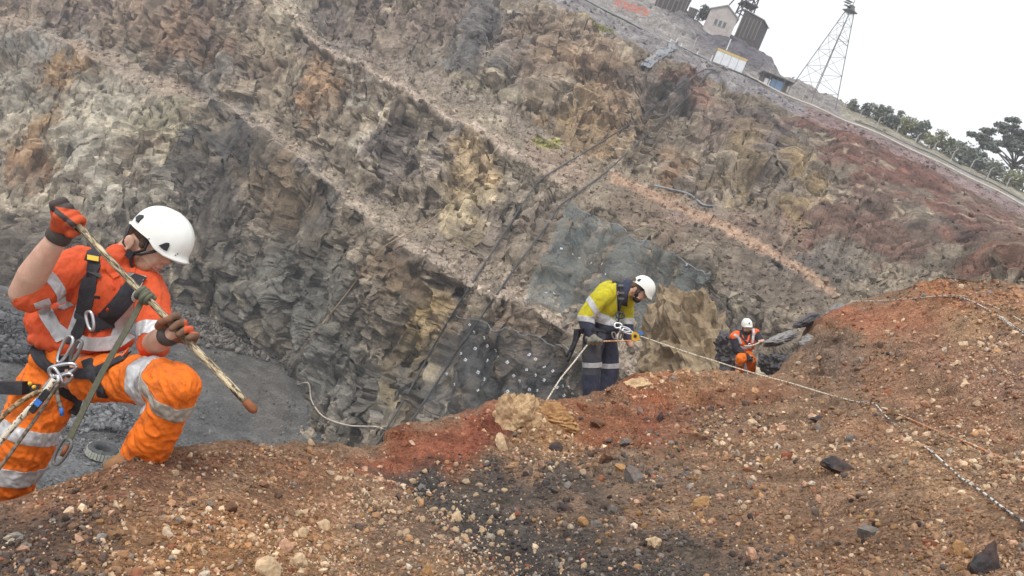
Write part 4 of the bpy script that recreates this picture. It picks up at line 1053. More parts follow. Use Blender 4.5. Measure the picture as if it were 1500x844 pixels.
tag(root_mesh('survey_stake', mb.mesh('survey_stake'), M_dark, p), 'lone dark stake beside the orange path', 'stake')

# ---- sheets: liner at the rim, rockfall netting with its bolt plates
def sheet_on_wall(corners, nu, nv, off, sm, edge_wob=0.0, seed=0, bul=0.0):
    TL, TR, BR, BL_ = [np.array(c, float) for c in corners]
    uu, vv = np.meshgrid(np.linspace(0, 1, nu), np.linspace(0, 1, nv))
    xy = (TL * ((1 - uu) * (1 - vv))[..., None] + TR * (uu * (1 - vv))[..., None] + BR * (uu * vv)[..., None] + BL_ * ((1 - uu) * vv)[..., None])
    w = fbm(np.stack([uu.ravel() * 6, vv.ravel() * 6, np.full(uu.size, seed)], 1), 3).reshape(uu.shape)
    w2 = fbm(np.stack([uu.ravel() * 6, vv.ravel() * 6, np.full(uu.size, seed + 9)], 1), 3).reshape(uu.shape)
    xy += edge_wob * np.stack([w, w2], -1)
    d = np.zeros(uu.shape)
    for i in range(nv):
        for j in range(nu):
            h, _ = on_wall(*xy[i, j]); d[i, j] = float((np.array(h) - CAM) @ FWD) if h is not None else 80.0
    k = np.hanning(sm + 2)[1:-1]; k /= k.sum()
    for ax in (0, 1):
        d = np.apply_along_axis(lambda m: np.convolve(np.pad(m, sm // 2, mode='edge'), k, 'valid')[:len(m)], ax, d)
    d = d - off + bul * w
    g_ = CAM + d[..., None] * (((xy[..., 0] - 750) / FPX)[..., None] * RGT - ((xy[..., 1] - 422) / FPX)[..., None] * UPV + FWD)
    return g_
g_ = sheet_on_wall([(986, 64), (992, 70), (950, 100), (938, 94)], 12, 40, 0.5, 5, 9.0, 3, 1.3)
o = root_mesh('ground_liner', np_mesh('ground_liner', g_.reshape(-1, 3), grid_faces(40, 12), None, True), M_tarp, g_[0, 0])
so = o.modifiers.new('thick', 'SOLIDIFY'); so.thickness = 0.06
tag(o, 'crumpled grey liner sheet spilling over the rim edge', 'liner')
def mat_net(name, c, dens, hx=9.0):
    m, nt, b = mat_new(name)
    b.inputs['Base Color'].default_value = (*c, 1); b.inputs['Roughness'].default_value = 0.6
    tr = nt.nodes.new('ShaderNodeBsdfTransparent'); mx = nt.nodes.new('ShaderNodeMixShader')
    v = nt.nodes.new('ShaderNodeTexVoronoi'); v.feature = 'DISTANCE_TO_EDGE'; v.inputs['Scale'].default_value = hx
    pos = geo_pos(nt); nt.links.new(pos, v.inputs['Vector'])
    n = noise_node(nt, 0.35, 4, 0.6, pos)
    th = ramp(nt, n.outputs['Fac'], [(0.3, dens * 0.55), (0.7, dens * 1.3)])
    lt = nt.nodes.new('ShaderNodeMath'); lt.operation = 'LESS_THAN'
    nt.links.new(v.outputs['Distance'], lt.inputs[0]); nt.links.new(th.outputs['Color'], lt.inputs[1])
    nt.links.new(lt.outputs[0], mx.inputs['Fac']); nt.links.new(tr.outputs[0], mx.inputs[1]); nt.links.new(b.outputs[0], mx.inputs[2])
    nt.links.new(mx.outputs[0], nt.nodes['Material Output'].inputs['Surface'])
    return m
M_net = mat_net('green_grey_netting', tuple(srgb((112, 122, 122))), 0.08)
M_net2 = mat_net('steel_netting', tuple(srgb((92, 95, 98))), 0.05)
def netting(corners, nu, nv, m, label, plates, size, seed):
    g_ = sheet_on_wall(corners, nu, nv, 0.6, 5, 18.0, seed, 0.4)
    root = empty('rockfall_netting', g_[-1, nu // 2])
    link('net_sheet', np_mesh('net_sheet', g_.reshape(-1, 3), grid_faces(nv, nu), None, True), m, root)
    mb = MB(); mb.tube(g_[0], 0.045, 5); mb.build('top_rope', M_tarp, root)
    bv = BVHTree.FromPolygons(g_.reshape(-1, 3).tolist(), grid_faces(nv, nu).tolist())
    for x, y in plates:
        h, nn = hit(bv, x, y)
        if h is None: h, nn = on_wall(x, y)
        nn = np.array(nn); ax = np.cross(nn, ZUP); ax /= np.linalg.norm(ax) + 1e-9; ay = np.cross(nn, ax)
        t = random.uniform(-0.5, 0.5); ax, ay = ax * math.cos(t) + ay * math.sin(t), ay * math.cos(t) - ax * math.sin(t)
        s = mm(size * random.uniform(0.8, 1.15), float((np.array(h) - CAM) @ FWD)) / 2
        q0 = np.array(h) + nn * 0.1
        mb = MB(); mb.box(q0, ax, ay, nn, s, s, 0.03); pl = mb.build('bolt_plate', M_cwhite, root)
        mb = MB(); mb.tube([q0, q0 + nn * 0.16], s * 0.3, 6); mb.build('bolt', M_dark, pl)
    return tag(root, label, 'netting')
netting([(832, 296), (1040, 402), (985, 505), (768, 440)], 60, 40, M_net, 'green grey rockfall netting hung from the upper bench edge', [(822, 365), (849, 379), (867, 386), (883, 387), (800, 430), (811, 431), (1007, 388), (888, 402), (838, 373)], 3.0, 5)
PL = [(402, 195), (466, 230), (408, 298), (484, 283), (538, 307), (322, 330), (348, 370), (486, 375), (551, 355), (606, 384), (521, 428), (426, 445), (232, 455), (468, 490), (742, 340), (779, 365), (835, 418), (724, 430), (785, 463),
      (889, 440), (684, 497), (645, 465), (836, 495), (938, 482), (740, 550), (795, 558), (914, 542), (955, 530), (990, 533), (960, 592), (1010, 572), (426, 560), (282, 520), (372, 150), (560, 490), (610, 565)]
netting([(672, 462), (862, 520), (850, 640), (590, 660)], 56, 40, M_net2, 'dark steel netting pinned with white bolt plates on the lower face', [(600 + x / 4.22, 440 + y / 4.22) for x, y in PL], 4.0, 8)

# ---- old tyre and grate on the floor
c = floor_pt(148, 668); R_, r_t = 1.0, 0.36
ty = empty('old_tyre', c)
def lathe(prof, n, c, ax=(1, 0, 0), ay=(0, 1, 0), az=(0, 0, 1)):
    ax, ay, az = (np.array(q_, float) for q_ in (ax, ay, az)); vs, fs = [], []
    m = len(prof)
    for i in range(n):
        t = 2 * PI * i / n
        for (r, z) in prof: vs.append(c + r * (math.cos(t) * ax + math.sin(t) * ay) + z * az)
    for i in range(n):
        for j in range(m - 1):
            fs.append((i * m + j, ((i + 1) % n) * m + j, ((i + 1) % n) * m + j + 1, i * m + j + 1))
    return vs, fs
prof = [(0.50, 0.10), (0.62, 0.02), (0.88, 0.02), (0.97, 0.10), (0.97, 0.52), (0.88, 0.62), (0.62, 0.62), (0.52, 0.54), (0.50, 0.40), (0.50, 0.10)]
TS = 1.18; prof = [(r_ * TS, z_ * TS) for r_, z_ in prof]; mb = MB(); mb.add(*lathe(prof, 40, c))
M_tyre = mat_plain('tyre_rubber', G((62, 64, 66)), 0.8, 0, 0.3, 3.0, 0.2, 0.02, G((110, 108, 104)), 0.6, 2.0)
M_tread = mat_plain('tyre_tread_dusty', G((168, 168, 156)), 0.9, 0, 0.3, 4.0, 0.2, 0.02)
mb.build('casing', M_tyre, ty, True)
mb = MB(); mb.add(*lathe([(0.53 * TS, 0.1), (0.56 * TS, 0.3), (0.53 * TS, 0.5)], 40, c)); mb.build('bead', M_tyre, ty, True)
for k in range(30):
    t = 2 * PI * k / 30; rd = np.array([math.cos(t), math.sin(t), 0]); tg = np.array([-math.sin(t), math.cos(t), 0])
    mb = MB(); mb.box(c + rd * 0.975 * TS + ZUP * 0.31 * TS, tg + 0.25 * ZUP * (-1) ** k, rd, ZUP, 0.10, 0.018, 0.26); mb.build('tread_block', M_tread, ty)
tag(ty, 'old tyre with dusty pale tread lying flat on the pit floor', 'tyre')
c = floor_pt(186, 640); ex, ey = frame(20)
gr = empty('metal_grate', c)
mb = MB()
for s in (-1, 1): mb.box(c + ey * 0.5 * s + ZUP * 0.18, ex, ey, ZUP, 0.8, 0.05, 0.06); mb.box(c + ex * 0.75 * s + ZUP * 0.18, ex, ey, ZUP, 0.05, 0.5, 0.06)
mb.build('frame', M_dark, gr)
for k in range(5):
    mb = MB(); mb.box(c + ex * (-0.5 + 0.25 * k) + ZUP * 0.18, ex, ey, ZUP, 0.03, 0.47, 0.04); mb.build('bar', M_dark, gr)
tag(gr, 'dark metal grate lying at the edge of the rubble heap', 'grate')

# ---- plants
def leaves(centres, n, rad, size, rng, flat=0.7):
    k = rng.integers(0, len(centres), n)
    off = rng.normal(size=(n, 3)); off /= np.linalg.norm(off, axis=1)[:, None]; off *= (rng.random(n) ** 0.45)[:, None]
    rad = np.asarray(rad)
    p = centres[k] + off * rad[k][:, None] * np.array([1, 1, flat])
    a = rng.normal(size=(n, 3)); a /= np.linalg.norm(a, axis=1)[:, None]
    b = rng.normal(size=(n, 3)); b -= a * np.einsum('ij,ij->i', a, b)[:, None]; b /= np.linalg.norm(b, axis=1)[:, None]
    s = size * rng.uniform(0.6, 1.4, n)[:, None]
    v = np.stack([p - a * s, p + b * s * 0.45, p + a * s, p - b * s * 0.45], 1)
    return v.reshape(-1, 3), np.arange(n * 4).reshape(-1, 4)
def mat_leaf(name, c1, c2):
    m, nt, b = mat_new(name)
    n = noise_node(nt, 0.6, 4, 0.6, geo_pos(nt)); n2 = noise_node(nt, 6.0, 2, 0.5, geo_pos(nt))
    c = mixc(nt, ramp(nt, n.outputs['Fac'], [(0.35, c1), (0.65, c2)]).outputs['Color'], ramp(nt, n2.outputs['Fac'], [(0.3, 0.6), (0.7, 1.4)]).outputs['Color'])
    nt.links.new(c, b.inputs['Base Color']); b.inputs['Roughness'].default_value = 0.6
    return m
M_lf = [mat_leaf('leaf_grey_green', G((112, 116, 104)), G((142, 144, 128))), mat_leaf('leaf_olive', G((118, 122, 92)), G((152, 152, 116))), mat_leaf('leaf_dark', G((94, 102, 96)), G((126, 132, 120)))]
M_bark = mat_plain('bark', G((96, 88, 82)), 0.9, 0, 0.3, 3.0, 0.3, 0.03)
g = np.random.default_rng(5)
def shrub(px, py, w, h, d, mi, label, nl=1100):
    base = P(px, py, d); root = empty('shrub', base)
    W_, H_ = mm(w / 2, d), mm(h, d)
    nst = 7; tips = []; H_ *= g.uniform(0.7, 1.25); W_ *= g.uniform(0.8, 1.3)
    mb = MB()
    for k in range(nst):
        t = base + np.array([g.uniform(-0.8, 0.8) * W_, g.uniform(-0.7, 0.7) * W_, H_ * g.uniform(0.2, 1.05)])
        mid = lerp(base, t, 0.5) + g.normal(size=3) * 0.15
        mb.tube([base - ZUP * 0.6, mid, t], [0.08, 0.05, 0.02], 5); tips += [t, mid + ZUP * 0.3, lerp(mid, t, 0.5) + g.normal(size=3) * 0.3 * W_]
    mb.build('stem', M_bark, root)
    tips = np.array(tips); v, f = leaves(tips, nl, g.uniform(0.35, 0.65, len(tips)) * W_ * 1.25, 0.30, g)
    link('foliage', np_mesh('foliage', v, f), M_lf[mi], root)
    tag(root, label, 'shrub', 'shrubs along the rim skyline')
SHR = [(1030, 27, 14, 12, 168, 2, 'small dark shrub against the left wall of the hut'), (1246, 163, 14, 14, 150, 0, 'low grey shrub at the foot of the lattice tower'), (1262, 170, 22, 18, 149, 2, 'ragged dark shrub right of the lattice tower'),
       (1284, 178, 26, 18, 147, 0, 'open twiggy shrub on the skyline with sky showing through'), (1304, 187, 24, 20, 145, 2, 'taller dark shrub beyond the open twiggy one'), (1325, 195, 26, 20, 143, 1, 'olive shrub in the middle of the skyline row'),
       (1345, 204, 26, 20, 141, 2, 'dark dome shaped shrub behind the fence'), (1366, 213, 28, 20, 139, 1, 'broad olive shrub behind the fence'), (1386, 222, 26, 22, 138, 1, 'yellowish olive shrub near the big tree'), (1397, 224, 20, 26, 140, 2, 'upright dark shrub rising above the olive ones'),
       (1408, 232, 28, 18, 136, 0, 'grey green shrub at the edge of the big tree'), (1426, 243, 30, 22, 134, 2, 'dense dark shrub under the crown of the big tree'), (1452, 256, 34, 18, 132, 0, 'grey shrub at the trunk of the big tree'), (1486, 272, 34, 16, 130, 1, 'low olive shrub beyond the trunk of the big tree')]
for s_ in SHR: shrub(*s_)
base = P(1468, 268, 138.0); tr = empty('gum_tree', base)
mb = MB(); top = base + np.array([0.6, 0, 4.0])
mb.tube([base - ZUP * 1.5, lerp(base, top, 0.5) + np.array([0.25, 0.2, 0]), top], [0.34, 0.26, 0.2], 8); trunk = mb.build('trunk', M_bark, tr, True)
cl, rd = [], []
for k in range(30):
    a = 2 * PI * k / 30 * 3 + g.uniform(-0.2, 0.2); rr = g.uniform(2.0, 8.4); hz = g.uniform(-0.5, 8.0) * (1.15 - rr / 13)
    t = top + np.array([rr * math.cos(a), rr * math.sin(a) * 0.8, hz + 0.4])
    mid = lerp(top, t, 0.5) + np.array([0, 0, -0.3]) + g.normal(size=3) * 0.3
    mb = MB(); mb.tube([top - ZUP * g.uniform(0, 1.2), mid, t], [0.13, 0.08, 0.03], 5); mb.build('limb', M_bark, tr)
    for q_ in (t, lerp(mid, t, 0.6) + g.normal(size=3) * 0.8, t + g.normal(size=3) * np.array([1.1, 1.1, 0.4])): cl.append(q_); rd.append(g.uniform(0.5, 1.15))
v, f = leaves(np.array(cl), 17000, np.array(rd) * 1.1, 0.28, g, 0.45)
link('crown', np_mesh('crown', v, f), M_lf[2], tr)
tag(tr, 'tall spreading tree with layered open crown on the rim', 'tree')
# grass tufts
for i, (px, py, w, lb) in enumerate(((884, 43, 34, 'yellow green grass tuft just below the rim gravel'), (800, 211, 36, 'yellow green grass patch at the back of the upper bench'))):
    pts = []
    for k in range(60):
        x = px + g.uniform(-w / 2, w / 2); y = py + (x - px) * 0.4 + g.uniform(-3, 3); pts.append(wpt(x, y) + ZUP * 0.1)
    v, f = leaves(np.array(pts), 700, np.full(60, 0.35), 0.2, g, 0.6)
    tag(root_mesh('grass_tuft', np_mesh('grass_tuft', v, f), mat_leaf('grass_blade', G((140, 138, 84)), G((170, 162, 104))), pts[0]), lb, 'grass', kind='stuff')

# ================================================================== PEOPLE
class Blob:
    """soft union of balls, rods and ellipsoids grown into one continuous skin"""
    def __init__(s): s.c = []; s.A = []
    def ell(s, c, a, b, e): s.c.append(np.array(c, float)); s.A.append(np.stack([a, b, e], 1))
    def ball(s, c, r): s.ell(c, np.array([r, 0, 0]), np.array([0, r, 0]), np.array([0, 0, r]))
    def rod(s, pts):
        for (p, r), (q_, t) in zip(pts[:-1], pts[1:]):
            p, q_ = np.array(p, float), np.array(q_, float); L = np.linalg.norm(q_ - p)
            n = max(2, int(L / (0.28 * min(r, t))) + 1)
            for k in np.linspace(0, 1, n): s.ball(lerp(p, q_, k), lerp(r, t, k))
    def mesh(s, name, vox, it=4, fac=0.5):
        bv, bf = ICO[3] if len(s.c) < 400 else ICO[2]
        v = np.concatenate([bv @ A.T + c for c, A in zip(s.c, s.A)]); n = len(bv)
        f = np.concatenate([bf + i * n for i in range(len(s.c))])
        o = bpy.data.objects.new('tmp', np_mesh('tmp', v, f)); COL.objects.link(o)
        m = o.modifiers.new('r', 'REMESH'); m.mode = 'VOXEL'; m.voxel_size = vox
        m2 = o.modifiers.new('s', 'SMOOTH'); m2.iterations = it; m2.factor = fac
        dg = bpy.context.evaluated_depsgraph_get(); dg.update()
        me = bpy.data.meshes.new_from_object(o.evaluated_get(dg)); me.name = name
        old = o.data; bpy.data.objects.remove(o); bpy.data.meshes.remove(old)
        me.polygons.foreach_set('use_smooth', np.ones(len(me.polygons), bool))
        return me
def vnormals(me):
    n = np.empty(len(me.vertices) * 3, np.float32); me.vertices.foreach_get('normal', n)
    return n.reshape(-1, 3).astype(float)
def set_co(me, v): me.vertices.foreach_set('co', np.ascontiguousarray(v, np.float32).ravel()); me.update()
def folds(me, amp, size, seed=0, stretch=None):
    """cloth folds: ridged wrinkles pushed along the normals"""
    v = mesh_np(me); q_ = v / size + seed
    if stretch is not None:
        d = np.array(stretch) / np.linalg.norm(stretch); q_ = q_ - np.outer(q_ @ d, d) * 0.62
    w = fbm(q_ + 0.35 * fbm(q_ * 0.7 + 5, 2)[:, None], 3, 0.5, True)
    w2 = fbm(v / (size * 2.6) + seed + 3, 2)
    set_co(me, v + vnormals(me) * ((w - 0.28) * 2.2 * amp + w2 * amp * 1.2)[:, None])
def me_bvh(me):
    v = mesh_np(me); return BVHTree.FromPolygons(v.tolist(), [tuple(p.vertices) for p in me.polygons])
def pxpy(v):
    r_ = v - CAM; d = r_ @ FWD
    return 750 + FPX * (r_ @ RGT) / d, 422 - FPX * (r_ @ UPV) / d, d
def face_mat(me, mats, pred):
    """pred(px, py, d, face normal towards camera) -> slot index per face"""
    c = np.empty(len(me.polygons) * 3, np.float32); me.polygons.foreach_get('center', c); c = c.reshape(-1, 3).astype(float)
    idx = pred(*pxpy(c)).astype(np.int32)
    me.materials.clear()
    for m in mats: me.materials.append(m)
    me.polygons.foreach_set('material_index', idx); me.update()
def band(src, p0, p1, t0, t1, rmax, off, name, mat, parent):
    """reflective tape: the slice of a garment between two planes, lifted off the cloth"""
    p0, p1 = np.array(p0, float), np.array(p1, float); ax = p1 - p0; L = np.linalg.norm(ax); ax /= L
    bm = bmesh.new(); bm.from_mesh(src)
    for t, inner in ((t0, True), (t1, False)):
        g_ = bm.verts[:] + bm.edges[:] + bm.faces[:]
        bmesh.ops.bisect_plane(bm, geom=g_, plane_co=Vector(p0 + ax * L * t), plane_no=Vector(ax), clear_inner=inner, clear_outer=not inner)
    mid = p0 + ax * L * (t0 + t1) / 2
    kill = [f for f in bm.faces if np.linalg.norm(np.array(f.calc_center_median()) - mid) > rmax]
    bmesh.ops.delete(bm, geom=kill, context='FACES')
    bm.normal_update()
    for v in bm.verts: v.co += v.normal * off
    me = bpy.data.meshes.new(name); bm.to_mesh(me); bm.free()
    if not len(me.polygons): return None
    me.polygons.foreach_set('use_smooth', np.ones(len(me.polygons), bool))
    o = link(name, me, mat, parent); so = o.modifiers.new('thick', 'SOLIDIFY'); so.thickness = off * 0.8
    return o
def strap(bvhs, pts, width, off, name, mat, parent, thick=0.004, n=12, dmax=None):
    """webbing laid on the clothing along a path"""
    a = np.array(catmull([(x, y, 0) for x, y in pts], n))[:, :2]
    P3, N3 = [], []
    for x, y in a:
        best = None
        for b in (bvhs if isinstance(bvhs, list) else [bvhs]):
            h, nn = hit(b, x, y)
            if h is not None and (best is None or (h - Vector(CAM)).length < (best[0] - Vector(CAM)).length): best = (h, nn)
        if best is None: continue
        P3.append(np.array(best[0])); N3.append(np.array(best[1]))
    if len(P3) < 3: return None
    P3, N3 = np.array(P3), np.array(N3)
    for _ in range(5):
        P3[1:-1] = (P3[:-2] + 2 * P3[1:-1] + P3[2:]) / 4; N3[1:-1] = (N3[:-2] + N3[1:-1] + N3[2:]) / 3
    N3 /= np.linalg.norm(N3, axis=1)[:, None]
    T = np.gradient(P3, axis=0); T /= np.linalg.norm(T, axis=1)[:, None]
    S = np.cross(T, N3); S /= np.linalg.norm(S, axis=1)[:, None]
    vs, fs = [], []
    for p, s_, n_ in zip(P3, S, N3):
        for (k, z) in ((-1, 0), (-0.5, 0.6), (0.5, 0.6), (1, 0), (1, -1), (-1, -1)):
            vs.append(p + s_ * k * width / 2 + n_ * (off + z * thick))
    m = 6
    for i in range(len(P3) - 1):
        for k in range(m): fs.append((i * m + k, i * m + (k + 1) % m, (i + 1) * m + (k + 1) % m, (i + 1) * m + k))
    fs += [tuple(range(m)), tuple((len(P3) - 1) * m + k for k in range(m))]
    mb = MB(); mb.add(vs, fs)
    return mb.build(name, mat, parent)
def patch(bvh, poly, thick, name, mat, parent, off=0.001):
    """flat small part seated on a surface, outline given by photo directions"""
    pts, ns = [], []
    for x, y in poly:
        h, nn = hit(bvh, x, y)
        if h is None: return None
        pts.append(np.array(h)); ns.append(np.array(nn))
    n_ = np.mean(ns, 0); n_ /= np.linalg.norm(n_)
    mb = MB(); mb.prism([p + n_ * off - n_ * thick * 0.3 for p in pts], n_ * thick)
    return mb.build(name, mat, parent)
def ring_link(c, ax, ay, L, W, r, name, mat, parent=None, n=40, label=None, open_gap=0.0):
    """oval metal link / carabiner"""
    ax, ay = np.array(ax, float) / np.linalg.norm(ax), np.array(ay, float) / np.linalg.norm(ay)
    pts = []
    for t in np.linspace(open_gap, 2 * PI - open_gap, n):
        x, y = math.cos(t), math.sin(t)
        pts.append(np.array(c) + ax * L / 2 * np.sign(x) * abs(x) ** 0.75 + ay * W / 2 * np.sign(y) * abs(y) ** 0.75 * (1 - 0.22 * x))
    mb = MB(); mb.tube(pts + [pts[0]], r, 8)
    return mb.build(name, mat, parent, True) if parent is not None else mb
def grip_hand(B, c, axis, palm, wrist, pole_r, s, thumb_dir=1.0, wr=None):
    """a fist closed round a bar: palm, four unequal curled fingers and an opposing thumb. s = finger radius"""
    c, a, wrist = np.array(c, float), np.array(axis, float), np.array(wrist, float); a /= np.linalg.norm(a)
    n = np.array(palm, float); n -= a * np.dot(n, a); n /= np.linalg.norm(n)
    t = np.cross(a, n)
    if np.dot(wrist - c, t) > 0: t = -t
    R = pole_r + s
    at = lambda off, th, k=1.0: c + a * off + R * k * (math.cos(math.radians(th)) * n + math.sin(math.radians(th)) * t)
    for i, off in enumerate((-3.3, -1.1, 1.1, 3.2)):
        e = (0.92, 1.0, 0.97, 0.8)[i]; off *= s * 1.06
        kn = at(off, 22, 1.45)
        B.rod([(lerp(wrist, kn, 0.45), s * 1.25), (kn, s * 1.12), (at(off, 88, 1.22), s * 1.02), (at(off, 150 * e + 8), s * 0.94), (at(off, 215 * e), s * 0.82)])
    B.rod([(wrist, s * 2.4), (lerp(wrist, at(0, 0, 1.5), 0.6), s * 2.3), (at(0, 5, 1.6), s * 1.7)])
    B.rod([(lerp(wrist, c, 0.35) + a * s * 2.4 * thumb_dir, s * 1.5), (at(s * 4.4 * thumb_dir, -62, 1.35), s * 1.2), (at(s * 4.3 * thumb_dir, -120), s * 1.0), (at(s * 3.4 * thumb_dir, -170), s * 0.85)])
    return a, n, t
# ---- cloth, skin and gear
M_skin = mat_plain('skin', G((214, 172, 150), 0.92), 0.5, 0, 0.10, 30, 0.1, 0.002, G((190, 128, 108)), 0.5, 14)
M_hair = mat_plain('short_brown_hair', G((92, 74, 62)), 0.8, 0, 0.5, 160, 0.8, 0.004)
M_helm = mat_plain('helmet_white', G((236, 236, 230)), 0.28, 0, 0.03, 8, 0.0, 0.001, G((206, 196, 176)), 0.35, 9, 0.5)
M_blk = mat_plain('black_plastic', G((42, 42, 46)), 0.45, 0, 0.2, 30, 0.1)
M_web = mat_plain('black_webbing', G((50, 50, 56)), 0.8, 0, 0.35, 120, 0.5, 0.002, G((96, 90, 84)), 0.4, 18)
M_shirt = mat_plain('orange_shirt', G((224, 92, 50), 0.92), 0.85, 0, 0.12, 60, 0.3, 0.002, G((160, 78, 54)), 0.6, 8)
M_trou = mat_plain('bright_orange_trousers', G((246, 122, 30), 0.95), 0.8, 0, 0.16, 40, 0.3, 0.002, G((140, 80, 46)), 0.75, 13)
M_refl = mat_plain('reflective_tape', G((196, 196, 198)), 0.4, 0.1, 0.15, 30, 0.25, 0.002, G((136, 130, 122)), 0.7, 12)
M_glo = mat_plain('glove_orange', G((206, 88, 48)), 0.8, 0, 0.2, 50, 0.4, 0.002, G((96, 74, 62)), 0.7, 16)
M_glk = mat_plain('glove_black', G((78, 70, 66)), 0.85, 0, 0.3, 50, 0.5, 0.002)
M_gldirty = mat_plain('glove_dirty', G((112, 84, 66)), 0.85, 0, 0.35, 40, 0.5, 0.002, G((176, 88, 56)), 0.6, 14)
M_boot = mat_plain('tan_leather_boot', G((150, 112, 78)), 0.75, 0, 0.25, 30, 0.3, 0.003, G((104, 78, 58)), 0.6, 9)
M_alu = mat_plain('aluminium', G((205, 205, 208)), 0.28, 0.9, 0.1, 40, 0.0)
M_yel = mat_plain('yellow_shirt', G((202, 190, 42), 0.95), 0.85, 0, 0.15, 30, 0.3, 0.003, G((112, 104, 44)), 0.6, 5)
M_navy = mat_plain('navy_cloth', G((58, 62, 80)), 0.85, 0, 0.25, 20, 0.3, 0.003, G((96, 92, 92)), 0.5, 4)
M_greytrou = mat_plain('dark_grey_trousers', G((76, 78, 86)), 0.85, 0, 0.25, 14, 0.3, 0.003, G((122, 112, 104)), 0.55, 3)
M_ylabel = mat_plain('yellow_label', G((232, 190, 60)), 0.6, 0, 0.05, 30, 0.0)
M_bluetape = mat_plain('blue_tape', G((60, 120, 200)), 0.6, 0, 0.1, 30, 0.0)
M_orlab = mat_plain('orange_cord', G((240, 110, 60)), 0.7, 0, 0.1, 30, 0.0)

def helmet(root, E, f, h, s, k, rimf, cols_bvh=True):
    """white work helmet: domed shell with a rim cut high over the ears. E: ear point in the mid plane, k: metres per unit"""
    f, h, s = np.array(f), np.array(h), np.array(s)
    nphi, nt = 72, 26; vs, fs = [], []
    for i in range(nphi):
        ph = 2 * PI * i / nphi; dg = abs(math.degrees(ph)) if ph <= PI else 360 - math.degrees(ph)
        rim = np.interp(dg, [0, 25, 50, 68, 85, 110, 180], rimf)
        for j in range(nt):
            t = j / (nt - 1)
            if t < 0.72:
                th = t / 0.72 * PI / 2; r = math.sin(th) ** (0.92 if math.cos(ph) > 0 else 0.78); z = 25 + 47 * math.cos(th)
            else:
                w = (t - 0.72) / 0.28; r = 1.0 + 0.015 * w; z = lerp(25.0, min(rim, 24.5), w)
                if dg < 60: r += 0.13 * w * w * math.cos(math.radians(dg * 1.5))
                if dg > 140: r += 0.04 * w
            rr = (49 if math.cos(ph) > 0 else 48) * abs(math.cos(ph)), 37
            x = 22 + r * (49 if math.cos(ph) > 0 else 48) * math.cos(ph); y = r * 37 * math.sin(ph)
            z += 1.2 * math.exp(-((abs(y) - 14) / 3.0) ** 2) * (1 if z > 40 else 0)
            vs.append(E + k * (x * f + z * h + y * s))
    for i in range(nphi):
        for j in range(nt - 1):
            a, b = i * nt + j, ((i + 1) % nphi) * nt + j
            fs.append((a, b, b + 1, a + 1))
    mb = MB(); mb.add(vs, fs); me = mb.mesh('helmet', True)
    bm = bmesh.new(); bm.from_mesh(me); bmesh.ops.remove_doubles(bm, verts=bm.verts, dist=1e-5); bmesh.ops.recalc_face_normals(bm, faces=bm.faces); bm.to_mesh(me); bm.free()
    me.polygons.foreach_set('use_smooth', np.ones(len(me.polygons), bool))
    bv = me_bvh(me)
    o = link('helmet', me, M_helm, root); so = o.modifiers.new('thick', 'SOLIDIFY'); so.thickness = 3.0 * k; so.offset = -1
    return o, bv
def head(B, E, f, h, s, k, nose=True):
    L = lambda x, z, y=0.0: E + k * (x * f + z * h + y * s)
    e = lambda x, z, y, a, b, c: B.ell(L(x, z, y), f * a * k, h * b * k, s * c * k)
    e(10, 34, 0, 34, 35, 26); e(29, 6, 0, 19, 26, 21); e(22, -8, 0, 20, 20, 21); B.ball(L(35, -25), 8.5 * k); e(40, 17, 0, 9, 7, 17)
    e(26, -16, 12, 14, 12, 8); e(26, -16, -12, 14, 12, 8); e(36, -3, 11, 9, 9, 7); e(36, -3, -11, 9, 9, 7)
    B.rod([(L(45, 14), 3.6 * k), (L(51, 3), 4.6 * k)]); B.ball(L(48, 0.5, 3.6), 3.2 * k); B.ball(L(48, 0.5, -3.6), 3.2 * k)
    e(43.5, -10.5, 0, 4.2, 2.3, 9); e(42.5, -15.5, 0, 4.4, 2.6, 8)
    for sg_ in (1, -1):
        e(-1, 0, 26 * sg_, 7.2, 12, 3.4); e(-4, 4, 29 * sg_, 5.5, 8, 2.4); B.ball(L(1, -9, 26 * sg_), 3.8 * k)
    return L

# ---- man in orange, on ropes, prising with a pole
def J(x, y, d): return P(x, y, d - 0.40)
def R1(px, d=3.75): return px * (d - 0.40) / FPX
def pairs(*a): return [(J(x, y, d), R1(r, d)) for x, y, d, r in a]
foot1 = J(-12, 800, 3.78)
W1 = empty('person', foot1)
hip = J(106, 538, 3.8)
V = lambda x, y, z=0.0: x * RGT - y * UPV + z * FWD          # photo-plane direction (right, down, away)
ua = lambda x, y, z=0.0: V(x, y, z) / np.linalg.norm(V(x, y, z))
# head frame
E1 = J(193, 358, 3.72) + FWD * 0.072
f1, h1 = ua(0.846, 0.533, -0.10), None
h1 = ua(0.533, -0.846); h1 = h1 - f1 * np.dot(h1, f1); h1 /= np.linalg.norm(h1); s1 = np.cross(f1, h1)
if np.dot(s1, FWD) > 0: s1 = -s1
k1 = 3.33 / FPX
B = Blob(); L1 = head(B, E1, f1, h1, s1, k1)
B.rod([(L1(-2, 6), 21 * k1), (L1(-8, -18), 20 * k1), (J(164, 396, 3.78), 24 * k1), (J(150, 430, 3.80), 30 * k1), (J(125, 480, 3.82), 38 * k1), (hip, 36 * k1)])
shR, elR, wrR = J(114, 388, 3.74), J(33, 429, 3.58), J(86, 346, 3.50)
shL, elL, wrL = J(214, 414, 3.78), J(222, 504, 3.66), J(247, 491, 3.47)
B.rod([(J(150, 420, 3.82), 20 * k1), (shR, 18 * k1), (J(72, 410, 3.65), 20 * k1), (elR, 17.5 * k1), (J(48, 403, 3.55), 19.5 * k1), (J(66, 375, 3.52), 16.5 * k1), (wrR, 12.5 * k1), (J(92, 334, 3.49), 11 * k1)])
